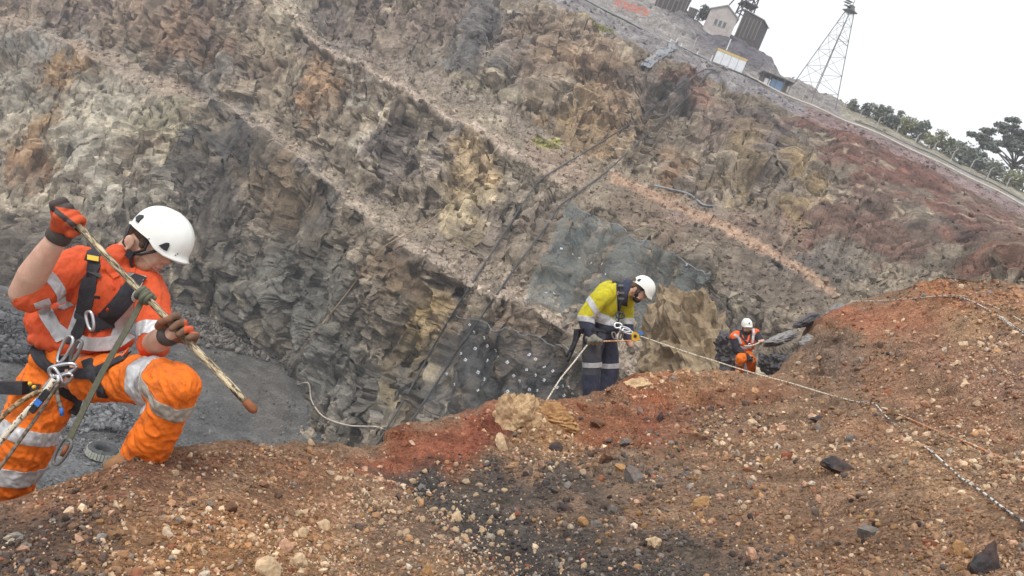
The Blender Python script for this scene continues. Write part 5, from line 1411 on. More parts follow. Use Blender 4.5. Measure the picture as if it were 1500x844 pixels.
B.rod([(J(178, 424, 3.82), 20 * k1), (shL, 16 * k1), (elL, 16 * k1), (J(234, 498, 3.57), 16.5 * k1), (wrL, 12.5 * k1), (J(256, 487, 3.46), 10 * k1)])
kneeL, ankL = J(262, 563, 3.46), J(206, 668, 3.60)
kneeR, ankR = J(36, 645, 3.76), J(-10, 775, 3.80)
B.rod([(hip, 34 * k1), (J(140, 550, 3.74), 28 * k1), (kneeL, 20 * k1), (ankL, 13 * k1)])
B.rod([(hip, 34 * k1), (J(76, 556, 3.82), 28 * k1), (kneeR, 20 * k1), (ankR, 13 * k1)])
me = B.mesh('body', 0.0055, 3, 0.4)
M_stub = mat_plain('stubbled_skin', G((190, 142, 118), 0.9), 0.6, 0, 0.22, 90, 0.3, 0.002, G((150, 100, 80)), 0.5, 40)
def _jaw(x, y, d):
    a, b_ = (x - 193) * 0.846 + (y - 358) * 0.533, (x - 193) * 0.533 - (y - 358) * 0.846
    return (b_ < -7 - 0.25 * (a - 20)) & (b_ > -40) & (a > 10) & (a < 50) & (x > 190)
face_mat(me, [M_skin, M_stub], _jaw)
bo_ = bpy.data.objects.new('body', me); COL.objects.link(bo_); bo_.parent = W1; me.transform(Matrix.Translation(-W1.location))
# eyes, brow and lips
for sg_ in (1, -1):
    mb = MB(); v_, f_ = ICO[2]; mb.add(L1(43.0, 9.5, 8.5 * sg_) + v_ * 3.0 * k1, f_.tolist()); mb.build('eye', M_helm, W1, True)
    mb = MB(); mb.tube([L1(46.5, 15, 4 * sg_), L1(47, 17.5, 9 * sg_), L1(42, 15.5, 15 * sg_)], [1.6 * k1, 1.8 * k1, 1.2 * k1], 6); mb.build('eyebrow', M_hair, W1, True)
M_lip = mat_plain('lips', G((176, 112, 100)), 0.5, 0, 0.1, 40, 0.0)
mb = MB(); mb.tube([L1(43, -13, -8.5), L1(47.6, -13, -3), L1(48.0, -13, 0), L1(47.6, -13, 3), L1(43, -13, 8.5)], 1.2 * k1, 6); mb.build('mouth', M_lip, W1, True)
B = Blob(); B.ell(L1(7, 27), f1 * 33 * k1, h1 * 27 * k1, s1 * 25.8 * k1); B.ell(L1(-14, 16), f1 * 14 * k1, h1 * 20 * k1, s1 * 21 * k1)
for sg_ in (1, -1): B.ell(L1(14, 10, 20 * sg_), f1 * 6 * k1, h1 * 9 * k1, s1 * 4.5 * k1)
me = B.mesh('hair', 0.004, 3); folds(me, 0.0012, 0.006); link('hair', me, M_hair, W1)
hel, hbv = helmet(W1, E1, f1, h1, s1, k1, [16, 14, 12, 14, 22, 24, 24])
patch(hbv, [(232.5, 359.5), (243, 355.5), (248, 356), (248.6, 360), (244.5, 368), (239, 365.5)], 0.006, 'clip', M_blk, hel)
patch(hbv, [(200, 319), (205, 315.5), (211, 316), (210.5, 319), (206, 323), (203, 327), (200, 325)], 0.006, 'clip', M_blk, hel)
for cx_, cy_ in ((218.5, 350), (260, 372), (257, 374)): patch(hbv, [(cx_ - .8, cy_ - .8), (cx_ + .8, cy_ - .8), (cx_ + .8, cy_ + .8), (cx_ - .8, cy_ + .8)], 0.002, 'rivet', M_blk, hel)
def htube(pts, w, name='chin_strap'):
    mb = MB(); mb.tube([L1(*p) for p in pts], w * k1, 6); return mb.build(name, M_blk, W1, True)
htube([(22, 22, 29), (25, 4, 26), (10, -12, 26)], 2.1); htube([(40, 12, 25), (24, -4, 26), (10, -12, 26)], 2.1); htube([(-14, 24, 27), (-8, -4, 28), (10, -12, 26)], 2.0)
htube([(10, -12, 26), (16, -26, 21), (26, -36, 10), (27, -36, -10), (16, -26, -21), (10, -12, -26)], 2.3)
mb = MB(); mb.box(L1(10, -13, 27), f1, h1, s1, 5 * k1, 5.5 * k1, 2.4 * k1); mb.build('strap_buckle', M_blk, W1)
# shirt
cx = ua(0.97, 0.24, 0.0); sp = ua(0.42, -0.9, 0.0); cz = np.cross(cx, sp)
B = Blob()
B.ell(J(160, 432, 3.79), cx * R1(58), sp * R1(50), cz * 0.118); B.ell(J(122, 478, 3.81), ua(1, 0.12) * R1(66), sp * R1(44), cz * 0.128)
B.ell(J(112, 503, 3.81), ua(1, 0.16) * R1(69), sp * R1(22), cz * 0.132); B.ell(J(74, 474, 3.82), ua(0.6, 0.8) * R1(40), ua(0.8, -0.6) * R1(30), cz * 0.10)
B.ell(J(150, 500, 3.80), ua(1, 0.1) * R1(44), sp * R1(22), cz * 0.125)
B.rod(pairs((118, 388, 3.78, 28), (165, 398, 3.79, 28), (212, 414, 3.79, 25)))
B.rod(pairs((168, 392, 3.78, 27), (177, 380, 3.775, 23)))
B.rod(pairs((122, 388, 3.76, 29), (92, 402, 3.70, 29), (64, 420, 3.635, 27), (44, 433, 3.60, 24)))
B.rod(pairs((208, 414, 3.79, 27), (222, 440, 3.76, 26), (228, 475, 3.71, 24), (224, 503, 3.665, 23)))
me = B.mesh('shirt', 0.0055, 4); folds(me, 0.0105, 0.055, 2, sp)
shirt = link('shirt', me.copy(), M_shirt, W1); sh_me = me; sh_bvh = me_bvh(me)
# collar wings, placket, buttons, pocket label
M_shirtd = mat_plain('orange_shirt_seam', G((206, 78, 42)), 0.85, 0, 0.15, 60, 0.2)
strap(sh_bvh, [(158, 384), (163, 398), (171, 407)], 0.030, 0.007, 'collar', M_shirt, shirt, 0.004)
strap(sh_bvh, [(196, 392), (192, 402), (184, 411)], 0.026, 0.007, 'collar', M_shirt, shirt, 0.004)
strap(sh_bvh, [(172, 410), (162, 450), (148, 490), (140, 520)], 0.036, 0.002, 'placket', M_shirtd, shirt, 0.002)
for x, y in ((167, 421), (158, 452), (147, 484), (146, 511)):
    patch(sh_bvh, [(x + 2.2 * math.cos(t), y + 2.2 * math.sin(t)) for t in np.linspace(0, 2 * PI, 9)[:-1]], 0.007, 'button', M_shirtd, shirt, 0.005)
patch(sh_bvh, [(139, 433), (147, 434), (146.5, 438), (138.5, 437)], 0.004, 'brand_tab', M_blk, shirt, 0.003)
# reflective tape on the shirt
tp_ = lambda pts, w, nm='reflective_tape': strap(sh_bvh, pts, R1(w), 0.006, nm, M_refl, shirt, 0.002)
tp_([(60, 440), (68, 458), (80, 478), (94, 498)], 20); tp_([(84, 484), (106, 497), (135, 504), (165, 502), (188, 491)], 20)
tp_([(128, 420), (120, 445), (112, 470), (104, 492)], 13); tp_([(201, 402), (196, 425), (184, 460), (172, 498)], 24)
band(sh_me, J(92, 402, 3.70), J(44, 433, 3.60), 0.32, 0.62, 0.13, 0.003, 'reflective_tape', M_refl, shirt)
band(sh_me, J(228, 455, 3.73), J(224, 508, 3.665), 0.40, 0.78, 0.11, 0.003, 'reflective_tape', M_refl, shirt)
# trousers
B = Blob()
B.ell(J(105, 532, 3.81), ua(1, 0.12) * R1(62), ua(0.1, -1) * R1(34), cz * 0.125)
B.rod(pairs((140, 552, 3.76, 36), (185, 553, 3.66, 35), (235, 560, 3.53, 34), (262, 565, 3.46, 31.5), (247, 600, 3.49, 31), (226, 640, 3.55, 30), (211, 662, 3.59, 30)))
B.rod(pairs((78, 560, 3.83, 44), (55, 605, 3.80, 42), (34, 650, 3.77, 41), (12, 705, 3.78, 38), (-8, 765, 3.80, 34)))
me = B.mesh('trousers', 0.0055, 4); folds(me, 0.0135, 0.055, 6, ua(0.6, 0.8))
trou = link('trousers', me.copy(), M_trou, W1); tr_me = me; tr_bvh = me_bvh(me)
band(tr_me, J(140, 552, 3.76), J(262, 565, 3.46), 0.62, 0.78, 0.14, 0.0032, 'reflective_tape', M_refl, trou)
band(tr_me, J(262, 565, 3.46), J(211, 662, 3.59), 0.12, 0.28, 0.16, 0.0032, 'reflective_tape', mat_plain('dirty_tape', G((168, 160, 150)), 0.6, 0, 0.3, 20, 0.4, 0.003, G((108, 92, 76)), 0.8, 10), trou)
band(tr_me, J(55, 605, 3.80), J(12, 705, 3.78), 0.14, 0.33, 0.17, 0.0032, 'reflective_tape', M_refl, trou)
band(tr_me, J(34, 650, 3.77), J(-8, 765, 3.80), 0.20, 0.40, 0.17, 0.0032, 'reflective_tape', M_refl, trou)
# boots
for (hx, hy, hd), (tx, ty, td) in (((203, 668, 3.61), (166, 684, 3.52)), ((-10, 776, 3.80), (-44, 800, 3.70))):
    B = Blob(); B.rod([(J(hx - 2, hy - 12, hd), R1(19)), (J(hx - 4, hy, hd), R1(18)), (J(lerp(hx, tx, 0.5), lerp(hy, ty, 0.6), lerp(hd, td, 0.5)), R1(16)), (J(tx, ty, td), R1(13))])
    me = B.mesh('boot', 0.006, 3); b_ = link('boot', me, M_boot, W1)
    mb = MB(); a0, a1 = J(hx + 4, hy + 19, hd), J(tx - 4, ty + 13, td); dr = a1 - a0; sd_ = np.cross(dr, UPV); sd_ /= np.linalg.norm(sd_)
    mb.box((a0 + a1) / 2, dr, sd_, np.cross(dr, sd_), np.linalg.norm(dr) / 2 + 0.02, 0.045, 0.014); mb.build('sole', M_blk, b_)
# gloves on the pole
POLE_A, POLE_B = J(97, 313, 3.47), J(372, 601, 3.42)
pax = (POLE_B - POLE_A) / np.linalg.norm(POLE_B - POLE_A)
polept = lambda x: POLE_A + pax * np.linalg.norm(POLE_B - POLE_A) * (x - 97) / (372 - 97)
B = Blob(); aR = grip_hand(B, polept(100), pax, ua(-0.5, -0.1, -0.85), wrR + ua(0.25, -0.97) * R1(6), R1(4.6), R1(5.0), 1.0)
me = B.mesh('glove', 0.0034, 2, 0.4); cR = polept(100)
nR = ua(0.62, -0.78)
face_mat(me, [M_glo, M_glk], lambda x, y, d: ((y < 305 + (x - 95) * 0.15) | (np.abs((x - 96) * 0.62 - (y - 318) * 0.78 + 2) < 4.0)).astype(int))
glR = bpy.data.objects.new('glove', me); COL.objects.link(glR); glR.parent = W1; me.transform(Matrix.Translation(-W1.location))
mb = MB(); u_ = (wrR - J(66, 375, 3.52)); u_ /= np.linalg.norm(u_)
mb.tube([wrR - u_ * R1(6), wrR - u_ * R1(3), wrR + u_ * R1(7), wrR + u_ * R1(11)], [R1(15), R1(16.2), R1(16), R1(14.5)], 18); mb.build('cuff', M_glk, glR, True)
B = Blob(); grip_hand(B, polept(263), pax, ua(0.15, 0.75, 0.65), wrL + ua(0.2, -0.1, 0.1) * R1(3), R1(4.6), R1(5.3), -1.0)
me = B.mesh('glove', 0.0034, 2, 0.4)
face_mat(me, [M_gldirty, M_glo], lambda x, y, d: ((x > 270) & (y < 488)).astype(int))
glL = bpy.data.objects.new('glove', me); COL.objects.link(glL); glL.parent = W1; me.transform(Matrix.Translation(-W1.location))
mb = MB(); u_ = (wrL - elL); u_ /= np.linalg.norm(u_)
mb.tube([wrL - u_ * R1(6), wrL, wrL + u_ * R1(10)], [R1(14.5), R1(15.5), R1(14)], 18); mb.build('cuff', M_glk, glL, True)
# harness
hs = empty('harness'); hs.parent = W1; hs.location = (0, 0, 0)
all_b = [sh_bvh, tr_bvh]
ST = lambda pts, w, off=0.010, nm='strap', m=M_web, th=0.005: strap(all_b, pts, R1(w), off, nm, m, hs, th)
ST([(146, 350), (142, 366), (137, 385), (132, 412), (127, 440), (121, 468)], 24); ST([(203, 404), (192, 424), (172, 450), (150, 470), (132, 476)], 25)
ST([(126, 468), (145, 474), (166, 470)], 18, 0.013); ST([(124, 470), (116, 488), (106, 506)], 17, 0.016)
ST([(40, 512), (52, 514), (62, 528), (78, 541), (96, 546)], 17); ST([(98, 545), (120, 548), (142, 545), (165, 533), (190, 521)], 15); ST([(128, 530), (138, 550), (148, 568), (152, 580)], 15, 0.012)
ST([(86, 562), (98, 574), (110, 582), (112, 592), (104, 606)], 17); ST([(26, 520), (34, 512), (44, 508), (56, 512)], 16); ST([(10, 570), (24, 568), (40, 569), (56, 572)], 16, 0.014)
def buckle(poly, m=M_blk, th=0.010, off=0.012, nm='buckle'): patch(sh_bvh, poly, th, nm, m, hs, off)
buckle([(126, 398), (147, 401), (146, 408), (125, 405)]); buckle([(112, 458), (135, 461), (134, 472), (111, 468)]); buckle([(150, 466), (166, 462), (168, 478), (152, 480)])
buckle([(130.5, 376), (147, 379), (146.5, 386), (130, 383)], M_ylabel, 0.003, 0.0165, 'label')
def lettering(txt, bvh, a, b, hgt, off, mat, parent, name='lettering'):
    """printed word laid on a small flat label between two photo directions"""
    cu = bpy.data.curves.new('txt', 'FONT'); cu.body = txt; cu.size = 1.0; cu.extrude = 0.01; cu.align_x = 'LEFT'
    o = bpy.data.objects.new('txt', cu); COL.objects.link(o)
    dg = bpy.context.evaluated_depsgraph_get(); dg.update(); me = bpy.data.meshes.new_from_object(o.evaluated_get(dg)); me.name = name
    bpy.data.objects.remove(o); bpy.data.curves.remove(cu)
    (ha, na), (hb_, nb) = hit(bvh, *a), hit(bvh, *b)
    v = mesh_np(me); w = v[:, 0].max() - v[:, 0].min(); n_ = np.array(na + nb); n_ /= np.linalg.norm(n_)
    ex = np.array(hb_ - ha); ey = np.cross(n_, ex); ey /= np.linalg.norm(ey); ex = ex - n_ * np.dot(ex, n_)
    set_co(me, np.array(ha) + n_ * off + np.outer((v[:, 0] - v[:, 0].min()) / w, ex) + np.outer(v[:, 1] * hgt, ey) + np.outer(v[:, 2] * 0.05, n_))
    return link(name, me, mat, parent)
lettering('PETZL', sh_bvh, (133.5, 382.0), (145.5, 384.2), R1(5.2), 0.0192, M_blk, hs)
hub = J(92, 543, 3.58)
def crb(x, y, d, dx, dy, dz, L, W, r, m=M_alu, nm='carabiner', par=None, tw=0.35):
    a = ua(dx, dy, dz); b = np.cross(a, FWD); b /= np.linalg.norm(b); b = b * math.cos(tw) + np.cross(a, b) * math.sin(tw)
    return ring_link(J(x, y, d), a, b, R1(L), R1(W), R1(r), nm, m, par or hs)
crb(95, 512, 3.58, -0.45, 0.89, 0, 40, 15, 2.3); crb(111, 515, 3.59, -0.42, 0.9, 0, 32, 10, 2.6, M_steel); crb(92, 541, 3.56, 1, -0.25, 0.1, 36, 14, 2.5); crb(82, 551, 3.55, 0.55, 0.8, 0, 26, 13, 2.4); crb(94, 556, 3.56, 0.8, -0.5, 0, 24, 12, 2.3)
crb(132, 470, 3.58, 0.2, 0.97, 0, 26, 12, 2.2); crb(74, 564, 3.54, -0.7, 0.7, 0, 30, 10, 3.0)
mb = MB(); mb.box(J(92, 531, 3.60), ua(1, -0.1), ua(0, 1), FWD, R1(8), R1(10), 0.008); mb.build('tie_in_loop', M_web, hs)
mb = MB(); mb.tube([J(176, 528, 3.62), J(165, 534, 3.60), J(180, 520, 3.6), J(188, 510, 3.62), J(184, 520, 3.61)], R1(1.6), 6); mb.build('gear_loop', M_orlab, hs, True)
mb = MB(); mb.box(J(20, 568, 3.64), ua(1, 0.03), ua(0, 1), FWD, R1(16), R1(9), 0.02); mb.build('pouch', M_web, hs)
for x, y in ((44, 562), (50, 567), (161, 535)):
    mb = MB(); v_, f_ = ICO[2]; mb.add(J(x, y, 3.62) + v_ * R1(3.0), f_.tolist()); mb.build('toggle', M_ylabel, hs, True)
tag(W1, 'man in orange shirt and trousers with white helmet prising with a long pole', 'person')
# the pole, its sling and the ropes
M_wood, nt, b = mat_new('worn_wood')
tc = nt.nodes.new('ShaderNodeTexCoord').outputs['Object']; mp = nt.nodes.new('ShaderNodeMapping'); nt.links.new(tc, mp.inputs['Vector'])
_e = Vector(pax).to_track_quat('Z', 'Y').inverted().to_euler(); mp.inputs['Rotation'].default_value = _e; mp.vector_type = 'POINT'; mp.inputs['Scale'].default_value = (1, 1, 1)
mp2 = nt.nodes.new('ShaderNodeMapping'); nt.links.new(mp.outputs[0], mp2.inputs['Vector']); mp2.inputs['Scale'].default_value = (1, 1, 0.22)
nw = noise_node(nt, 95, 6, 0.7, mp2.outputs[0], 0.6); nw2 = noise_node(nt, 28, 4, 0.6, mp2.outputs[0])
cw = ramp(nt, nw.outputs['Fac'], [(0.40, G((70, 60, 48))), (0.47, G((128, 112, 88))), (0.56, G((200, 184, 152)))]).outputs['Color']
cw = mixc(nt, cw, ramp(nt, nw2.outputs['Fac'], [(0.3, 0.6), (0.7, 1.25)]).outputs['Color'])
nt.links.new(cw, b.inputs['Base Color']); b.inputs['Roughness'].default_value = 0.8; bump(nt, b, nw.outputs['Fac'], 0.6, 0.003)
M_tip = mat_plain('rusty_iron', G((140, 86, 56)), 0.7, 0.2, 0.3, 40, 0.3, 0.002)
pole = empty('scaling_pole', POLE_B)
n_ = 14
mb = MB(); mb.tube([lerp(POLE_A, POLE_B, t) + UPV * 0.002 * math.sin(t * 17) for t in np.linspace(-0.02, 0.965, n_)], [R1(lerp(4.2, 4.9, t)) for t in np.linspace(0, 1, n_)], 12); mb.build('shaft', M_wood, pole, True)
mb = MB(); e_ = lerp(POLE_A, POLE_B, 0.955); mb.tube([e_, lerp(POLE_A, POLE_B, 0.985), POLE_B, POLE_B + ua(0.3, 0.9) * R1(4)], [R1(5.6), R1(6), R1(5.5), R1(3)], 10); mb.build('iron_tip', M_tip, pole, True)
tag(pole, 'long worn wooden scaling pole with rusty tip held by man in orange', 'pole')
M_sling = mat_plain('olive_sling', G((100, 100, 84)), 0.85, 0, 0.3, 60, 0.4, 0.002)
sl = empty('tool_sling', polept(213)); 
kp = polept(214)
mb = MB(); pp_ = []
b1_ = np.cross(pax, FWD); b1_ /= np.linalg.norm(b1_); b2_ = np.cross(pax, b1_)
for t in np.linspace(0, 2 * PI * 4, 70): pp_.append(kp + pax * R1(-9 + 18 * t / (8 * PI)) + (R1(7.0) + R1(1.5) * math.sin(t * 0.5)) * (math.cos(t) * b1_ + math.sin(t) * b2_))
mb.tube(pp_, R1(3.4), 8); mb.build('knot', M_sling, sl, True)
pth = catmull([J(207, 442, 3.46), J(193, 470, 3.45), J(160, 527, 3.44), J(130, 585, 3.43), J(108, 630, 3.42), J(101, 646, 3.42)], 8)
mb = MB(); vs, fs = [], []
for i, p in enumerate(pth):
    for kx, kz in ((-1, -1), (1, -1), (1, 1), (-1, 1)): vs.append(p + ua(0.9, 0.45) * R1(3.8) * kx + FWD * R1(1.2) * kz)
for i in range(len(pth) - 1):
    for k in range(4): fs.append((i * 4 + k, i * 4 + (k + 1) % 4, i * 4 + 4 + (k + 1) % 4, i * 4 + 4 + k))
fs += [(0, 1, 2, 3), tuple(len(vs) - 4 + k for k in range(4))]
mb.add(vs, fs); mb.build('webbing', M_sling, sl)
crb(91, 662, 3.42, -0.52, 0.85, 0, 38, 17, 2.2, M_steel, 'carabiner', sl); mb = MB(); mb.tube([J(98, 653, 3.41), J(91, 668, 3.41)], R1(3.2), 8); mb.build('gate_sleeve', M_tip, sl, True)
tag(sl, 'olive webbing sling with hanging carabiner knotted round the pole', 'sling')
def rope_mat(name, c1, c2, sc, frac=0.5):
    """braided rope: flecked sheath"""
    m, nt, b = mat_new(name)
    n = noise_node(nt, sc, 2, 0.5, geo_pos(nt)); c = ramp(nt, n.outputs['Fac'], [(frac - 0.02, c1), (frac + 0.02, c2)]).outputs['Color']
    nt.links.new(c, b.inputs['Base Color']); b.inputs['Roughness'].default_value = 0.85
    bump(nt, b, n.outputs['Fac'], 0.4, 0.003)
    return m
M_rw = rope_mat('white_flecked_rope', G((216, 208, 190)), G((110, 92, 66)), 70, 0.58)
M_rt = rope_mat('tan_rope', G((176, 148, 112)), G((110, 88, 64)), 60)
M_ro = rope_mat('orange_flecked_rope', G((196, 128, 84)), G((210, 196, 176)), 30, 0.55)
M_rs = rope_mat('black_white_rope', G((222, 220, 214)), G((84, 80, 78)), 22, 0.52)
M_rd = rope_mat('dirty_grey_rope', G((128, 120, 106)), G((92, 84, 74)), 60)
def rope(name, pts, r, m, label, cat='rope', n=12, seg_=8):
    w = catmull(pts, n); mb = MB(); mb.tube(w, r, seg_)
    return tag(root_mesh(name, mb.mesh(name, True), m, w[0]), label, cat)
rope('rope', [J(80, 556, 3.53), J(60, 582, 3.50), J(30, 613, 3.47), J(-10, 660, 3.45), J(-60, 725, 3.46), J(-150, 850, 3.5)], R1(4.2), M_rw, 'white flecked rope running down from harness of man with pole')
rope('rope', [J(64, 572, 3.53), J(48, 578, 3.50), J(28, 590, 3.49), J(0, 614, 3.47), J(-50, 670, 3.45), J(-140, 780, 3.45)], R1(3.6), M_rt, 'tan rope beside the white flecked one at the harness')
rope('rope', [J(86, 560, 3.54), J(60, 602, 3.49), J(30, 644, 3.45), J(-4, 690, 3.42), J(-60, 760, 3.42), J(-140, 870, 3.45)], R1(2.6), M_rd, 'thin grey rope hanging lowest from harness of man with pole')
cd_ = empty('cord_tail', J(82, 568, 3.55)); mb = MB(); mb.tube(catmull([J(82, 568, 3.55), J(84, 580, 3.53), J(89, 598, 3.52)], 6), R1(3.0), 8); mb.build('cord', M_rd, cd_, True)
mb = MB(); mb.tube([J(89, 597, 3.52), J(91, 609, 3.52)], R1(2.8), 8); mb.build('tape_end', M_bluetape, cd_, True)
tag(cd_, 'short olive cord with blue taped end at the harness', 'cord')
lk = empty('lanyard', J(60, 585, 3.46)); mb = MB(); mb.box(J(58, 588, 3.45), ua(0.62, -0.78), ua(0.78, 0.62), FWD, R1(18), R1(4), 0.006); mb.build('label_sleeve', M_blk, lk)
mb = MB(); mb.box(J(56, 590, 3.445), ua(0.62, -0.78), ua(0.78, 0.62), FWD, R1(4), R1(4.3), 0.007); mb.build('blue_band', M_bluetape, lk)
tag(lk, 'black label sleeve with blue band on the ropes', 'label')

# ---- man in yellow and navy, leaning back on the rope
D2 = 9.55
def Z2(x, y, dz=0.0): return P(780 + x / 4.02, 390 + y / 4.02, D2 + dz)
def r2(z): return z / 4.02 * D2 / FPX
def pr2(*a): return [(Z2(x, y, dz), r2(r)) for x, y, dz, r in a]
W2 = empty('person', Z2(385, 775))
k2 = D2 / FPX * 0.385
E2 = Z2(598, 140, 0.0); f2 = ua(0.80, 0.60, 0.0); h2 = ua(0.60, -0.80); s2 = -FWD
B = Blob(); L2 = head(B, E2, f2, h2, s2, k2)
B.rod([(L2(-2, 4), 20 * k2), (L2(-10, -14), 20 * k2), (Z2(545, 140, 0.02), r2(34)), (Z2(445, 240, 0.05), r2(46)), (Z2(400, 390, 0.05), r2(46))])
B.rod(pr2((490, 165, -0.1, 30), (410, 178, -0.22, 30), (310, 308, -0.265, 28), (345, 405, -0.30, 24), (358, 428, -0.31, 20)))
B.rod(pr2((520, 170, 0.12, 30), (558, 220, 0.22, 28), (552, 345, 0.24, 30), (570, 440, 0.16, 23), (577, 465, 0.14, 19)))
B.rod(pr2((375, 430, -0.08, 42), (350, 570, -0.12, 36), (345, 730, -0.08, 28))); B.rod(pr2((425, 430, 0.1, 42), (452, 570, 0.14, 36), (432, 735, 0.12, 28)))
link('body', B.mesh('body', 0.011, 3), M_skin, W2)
B = Blob(); B.ell(L2(4, 24), f2 * 34 * k2, h2 * 30 * k2, s2 * 28.5 * k2); B.ell(L2(-14, 10), f2 * 14 * k2, h2 * 22 * k2, s2 * 22 * k2)
for sg_ in (1, -1): B.ell(L2(12, 2, 20 * sg_), f2 * 7 * k2, h2 * 14 * k2, s2 * 6 * k2)
me = B.mesh('hair', 0.009, 2); folds(me, 0.003, 0.02); link('hair', me, M_hair, W2)
B = Blob(); B.ell(L2(29, -22), f2 * 17 * k2, h2 * 14 * k2, s2 * 21 * k2); B.ell(L2(18, -10, 0), f2 * 14 * k2, h2 * 14 * k2, s2 * 23 * k2)
me = B.mesh('beard', 0.009, 2); folds(me, 0.003, 0.02); link('beard', me, mat_plain('dark_beard', G((64, 56, 54)), 0.9, 0, 0.4, 60, 0.5, 0.004), W2)
hel2, hb2 = helmet(W2, E2, f2, h2, s2, k2, [9, 7, 4, 9, 21, 24, 24])
zp = lambda a: [(780 + x / 4.02, 390 + y / 4.02) for x, y in a]
patch(hb2, zp([(640, 178), (652, 172), (664, 178), (662, 190), (650, 195)]), 0.012, 'clip', M_blk, hel2); patch(hb2, zp([(616, 84), (630, 76), (642, 78), (628, 92)]), 0.012, 'clip', M_blk, hel2)
mb = MB(); mb.tube([L2(22, 20, 28), L2(14, -12, 26), L2(24, -34, 8), L2(24, -34, -8), L2(14, -12, -26), L2(22, 20, -28)], 2.4 * k2, 6); mb.build('chin_strap', M_blk, W2, True)
# shirt: yellow shoulders, navy front and lower sleeves
sp2 = ua(0.45, -0.89); cx2 = ua(0.89, 0.45)
B = Blob(); B.ell(Z2(432, 205, 0.0), cx2 * r2(92), sp2 * r2(125), FWD * 0.21); B.ell(Z2(395, 310, 0.02), cx2 * r2(80), sp2 * r2(75), FWD * 0.19)
B.rod(pr2((470, 140, -0.05, 52), (520, 150, 0.05, 50), (560, 215, 0.2, 42)))
B.rod(pr2((440, 160, -0.16, 58), (385, 200, -0.24, 56), (312, 300, -0.27, 47), (322, 360, -0.29, 42), (343, 398, -0.30, 34)))
B.rod(pr2((555, 215, 0.22, 44), (556, 300, 0.24, 40), (560, 380, 0.2, 36), (568, 425, 0.17, 31)))
B.rod(pr2((505, 165, 0.02, 62), (535, 142, 0.02, 52), (558, 118, 0.02, 44)))
B.ell(Z2(430, 350, 0.03), cx2 * r2(86), sp2 * r2(70), FWD * 0.19)
me = B.mesh('shirt', 0.011, 3); folds(me, 0.010, 0.10, 3, sp2)
def navy2(x, y, d):
    zx, zy = (x - 780) * 4.02, (y - 390) * 4.02
    front = (zx > 492 + 0.05 * (zy - 100)) & (zx < 552 + 0.1 * (300 - zy)) & (d < D2 + 0.12)
    low = (zy > 330 + 0.0 * zx) & (zx > 345) ; slv = (zy > 325) & (zx <= 350); nk = (zy < 150) & (zx > 500)
    lowl = (zy > 345) & (zx > 530)
    return front | low | slv | nk | lowl
face_mat(me, [M_yel, M_navy], navy2); s2_me = me; s2_b = me_bvh(me)
shirt2 = bpy.data.objects.new('shirt', me.copy()); COL.objects.link(shirt2); shirt2.parent = W2; shirt2.data.transform(Matrix.Translation(-W2.location))
def st2(pts, w, m, par, nm, off=0.006): return strap(s2_b, zp(pts), r2(w), off, nm, m, par, 0.004)
st2([(322, 185), (345, 215), (372, 262), (400, 290), (440, 305), (485, 320)], 34, M_refl, shirt2, 'reflective_tape'); st2([(352, 292), (380, 315), (430, 332), (485, 342)], 26, M_refl, shirt2, 'reflective_tape')
band(s2_me, Z2(330, 275, -0.26), Z2(318, 345, -0.285), 0.40, 0.85, 0.16, 0.006, 'reflective_tape', M_refl, shirt2); band(s2_me, Z2(556, 300, 0.24), Z2(560, 380, 0.2), 0.15, 0.6, 0.14, 0.006, 'reflective_tape', M_refl, shirt2)
# trousers
B = Blob(); B.ell(Z2(400, 400, 0.03), ua(1, 0.05) * r2(85), ua(0, 1) * r2(62), FWD * 0.17)
B.rod(pr2((365, 430, -0.1, 66), (348, 520, -0.12, 60), (350, 590, -0.12, 54), (342, 680, -0.1, 50), (342, 748, -0.08, 47))); B.rod(pr2((430, 430, 0.1, 66), (450, 520, 0.14, 60), (455, 590, 0.14, 54), (447, 680, 0.13, 50), (432, 742, 0.12, 46)))
me = B.mesh('trousers', 0.011, 3); folds(me, 0.010, 0.10, 8, ua(0.3, 0.9)); t2_me = me; t2_b = me_bvh(me)
face_mat(me, [M_navy, M_greytrou], lambda x, y, d: (((x - 780) * 4.02 < 402) & ((y - 390) * 4.02 > 430) & ((y - 390) * 4.02 < 640)))
trou2 = bpy.data.objects.new('trousers', me.copy()); COL.objects.link(trou2); trou2.parent = W2; trou2.data.transform(Matrix.Translation(-W2.location))
band(t2_me, Z2(348, 520, -0.12), Z2(350, 640, -0.12), 0.38, 0.62, 0.19, 0.006, 'reflective_tape', M_refl, trou2); band(t2_me, Z2(450, 520, 0.14), Z2(452, 640, 0.14), 0.42, 0.66, 0.19, 0.006, 'reflective_tape', M_refl, trou2)
for x, dz in ((345, -0.08), (432, 0.12)):
    B = Blob(); B.rod(pr2((x, 735, dz, 36), (x + 8, 762, dz, 33), (x + 45, 772, dz - 0.05, 26))); b_ = link('boot', B.mesh('boot', 0.011, 2), M_boot, W2)
    mb = MB(); mb.box(Z2(x + 20, 796, dz), ua(1, 0.15), FWD, ua(0, 1), r2(48), 0.05, r2(6)); mb.build('sole', M_blk, b_)
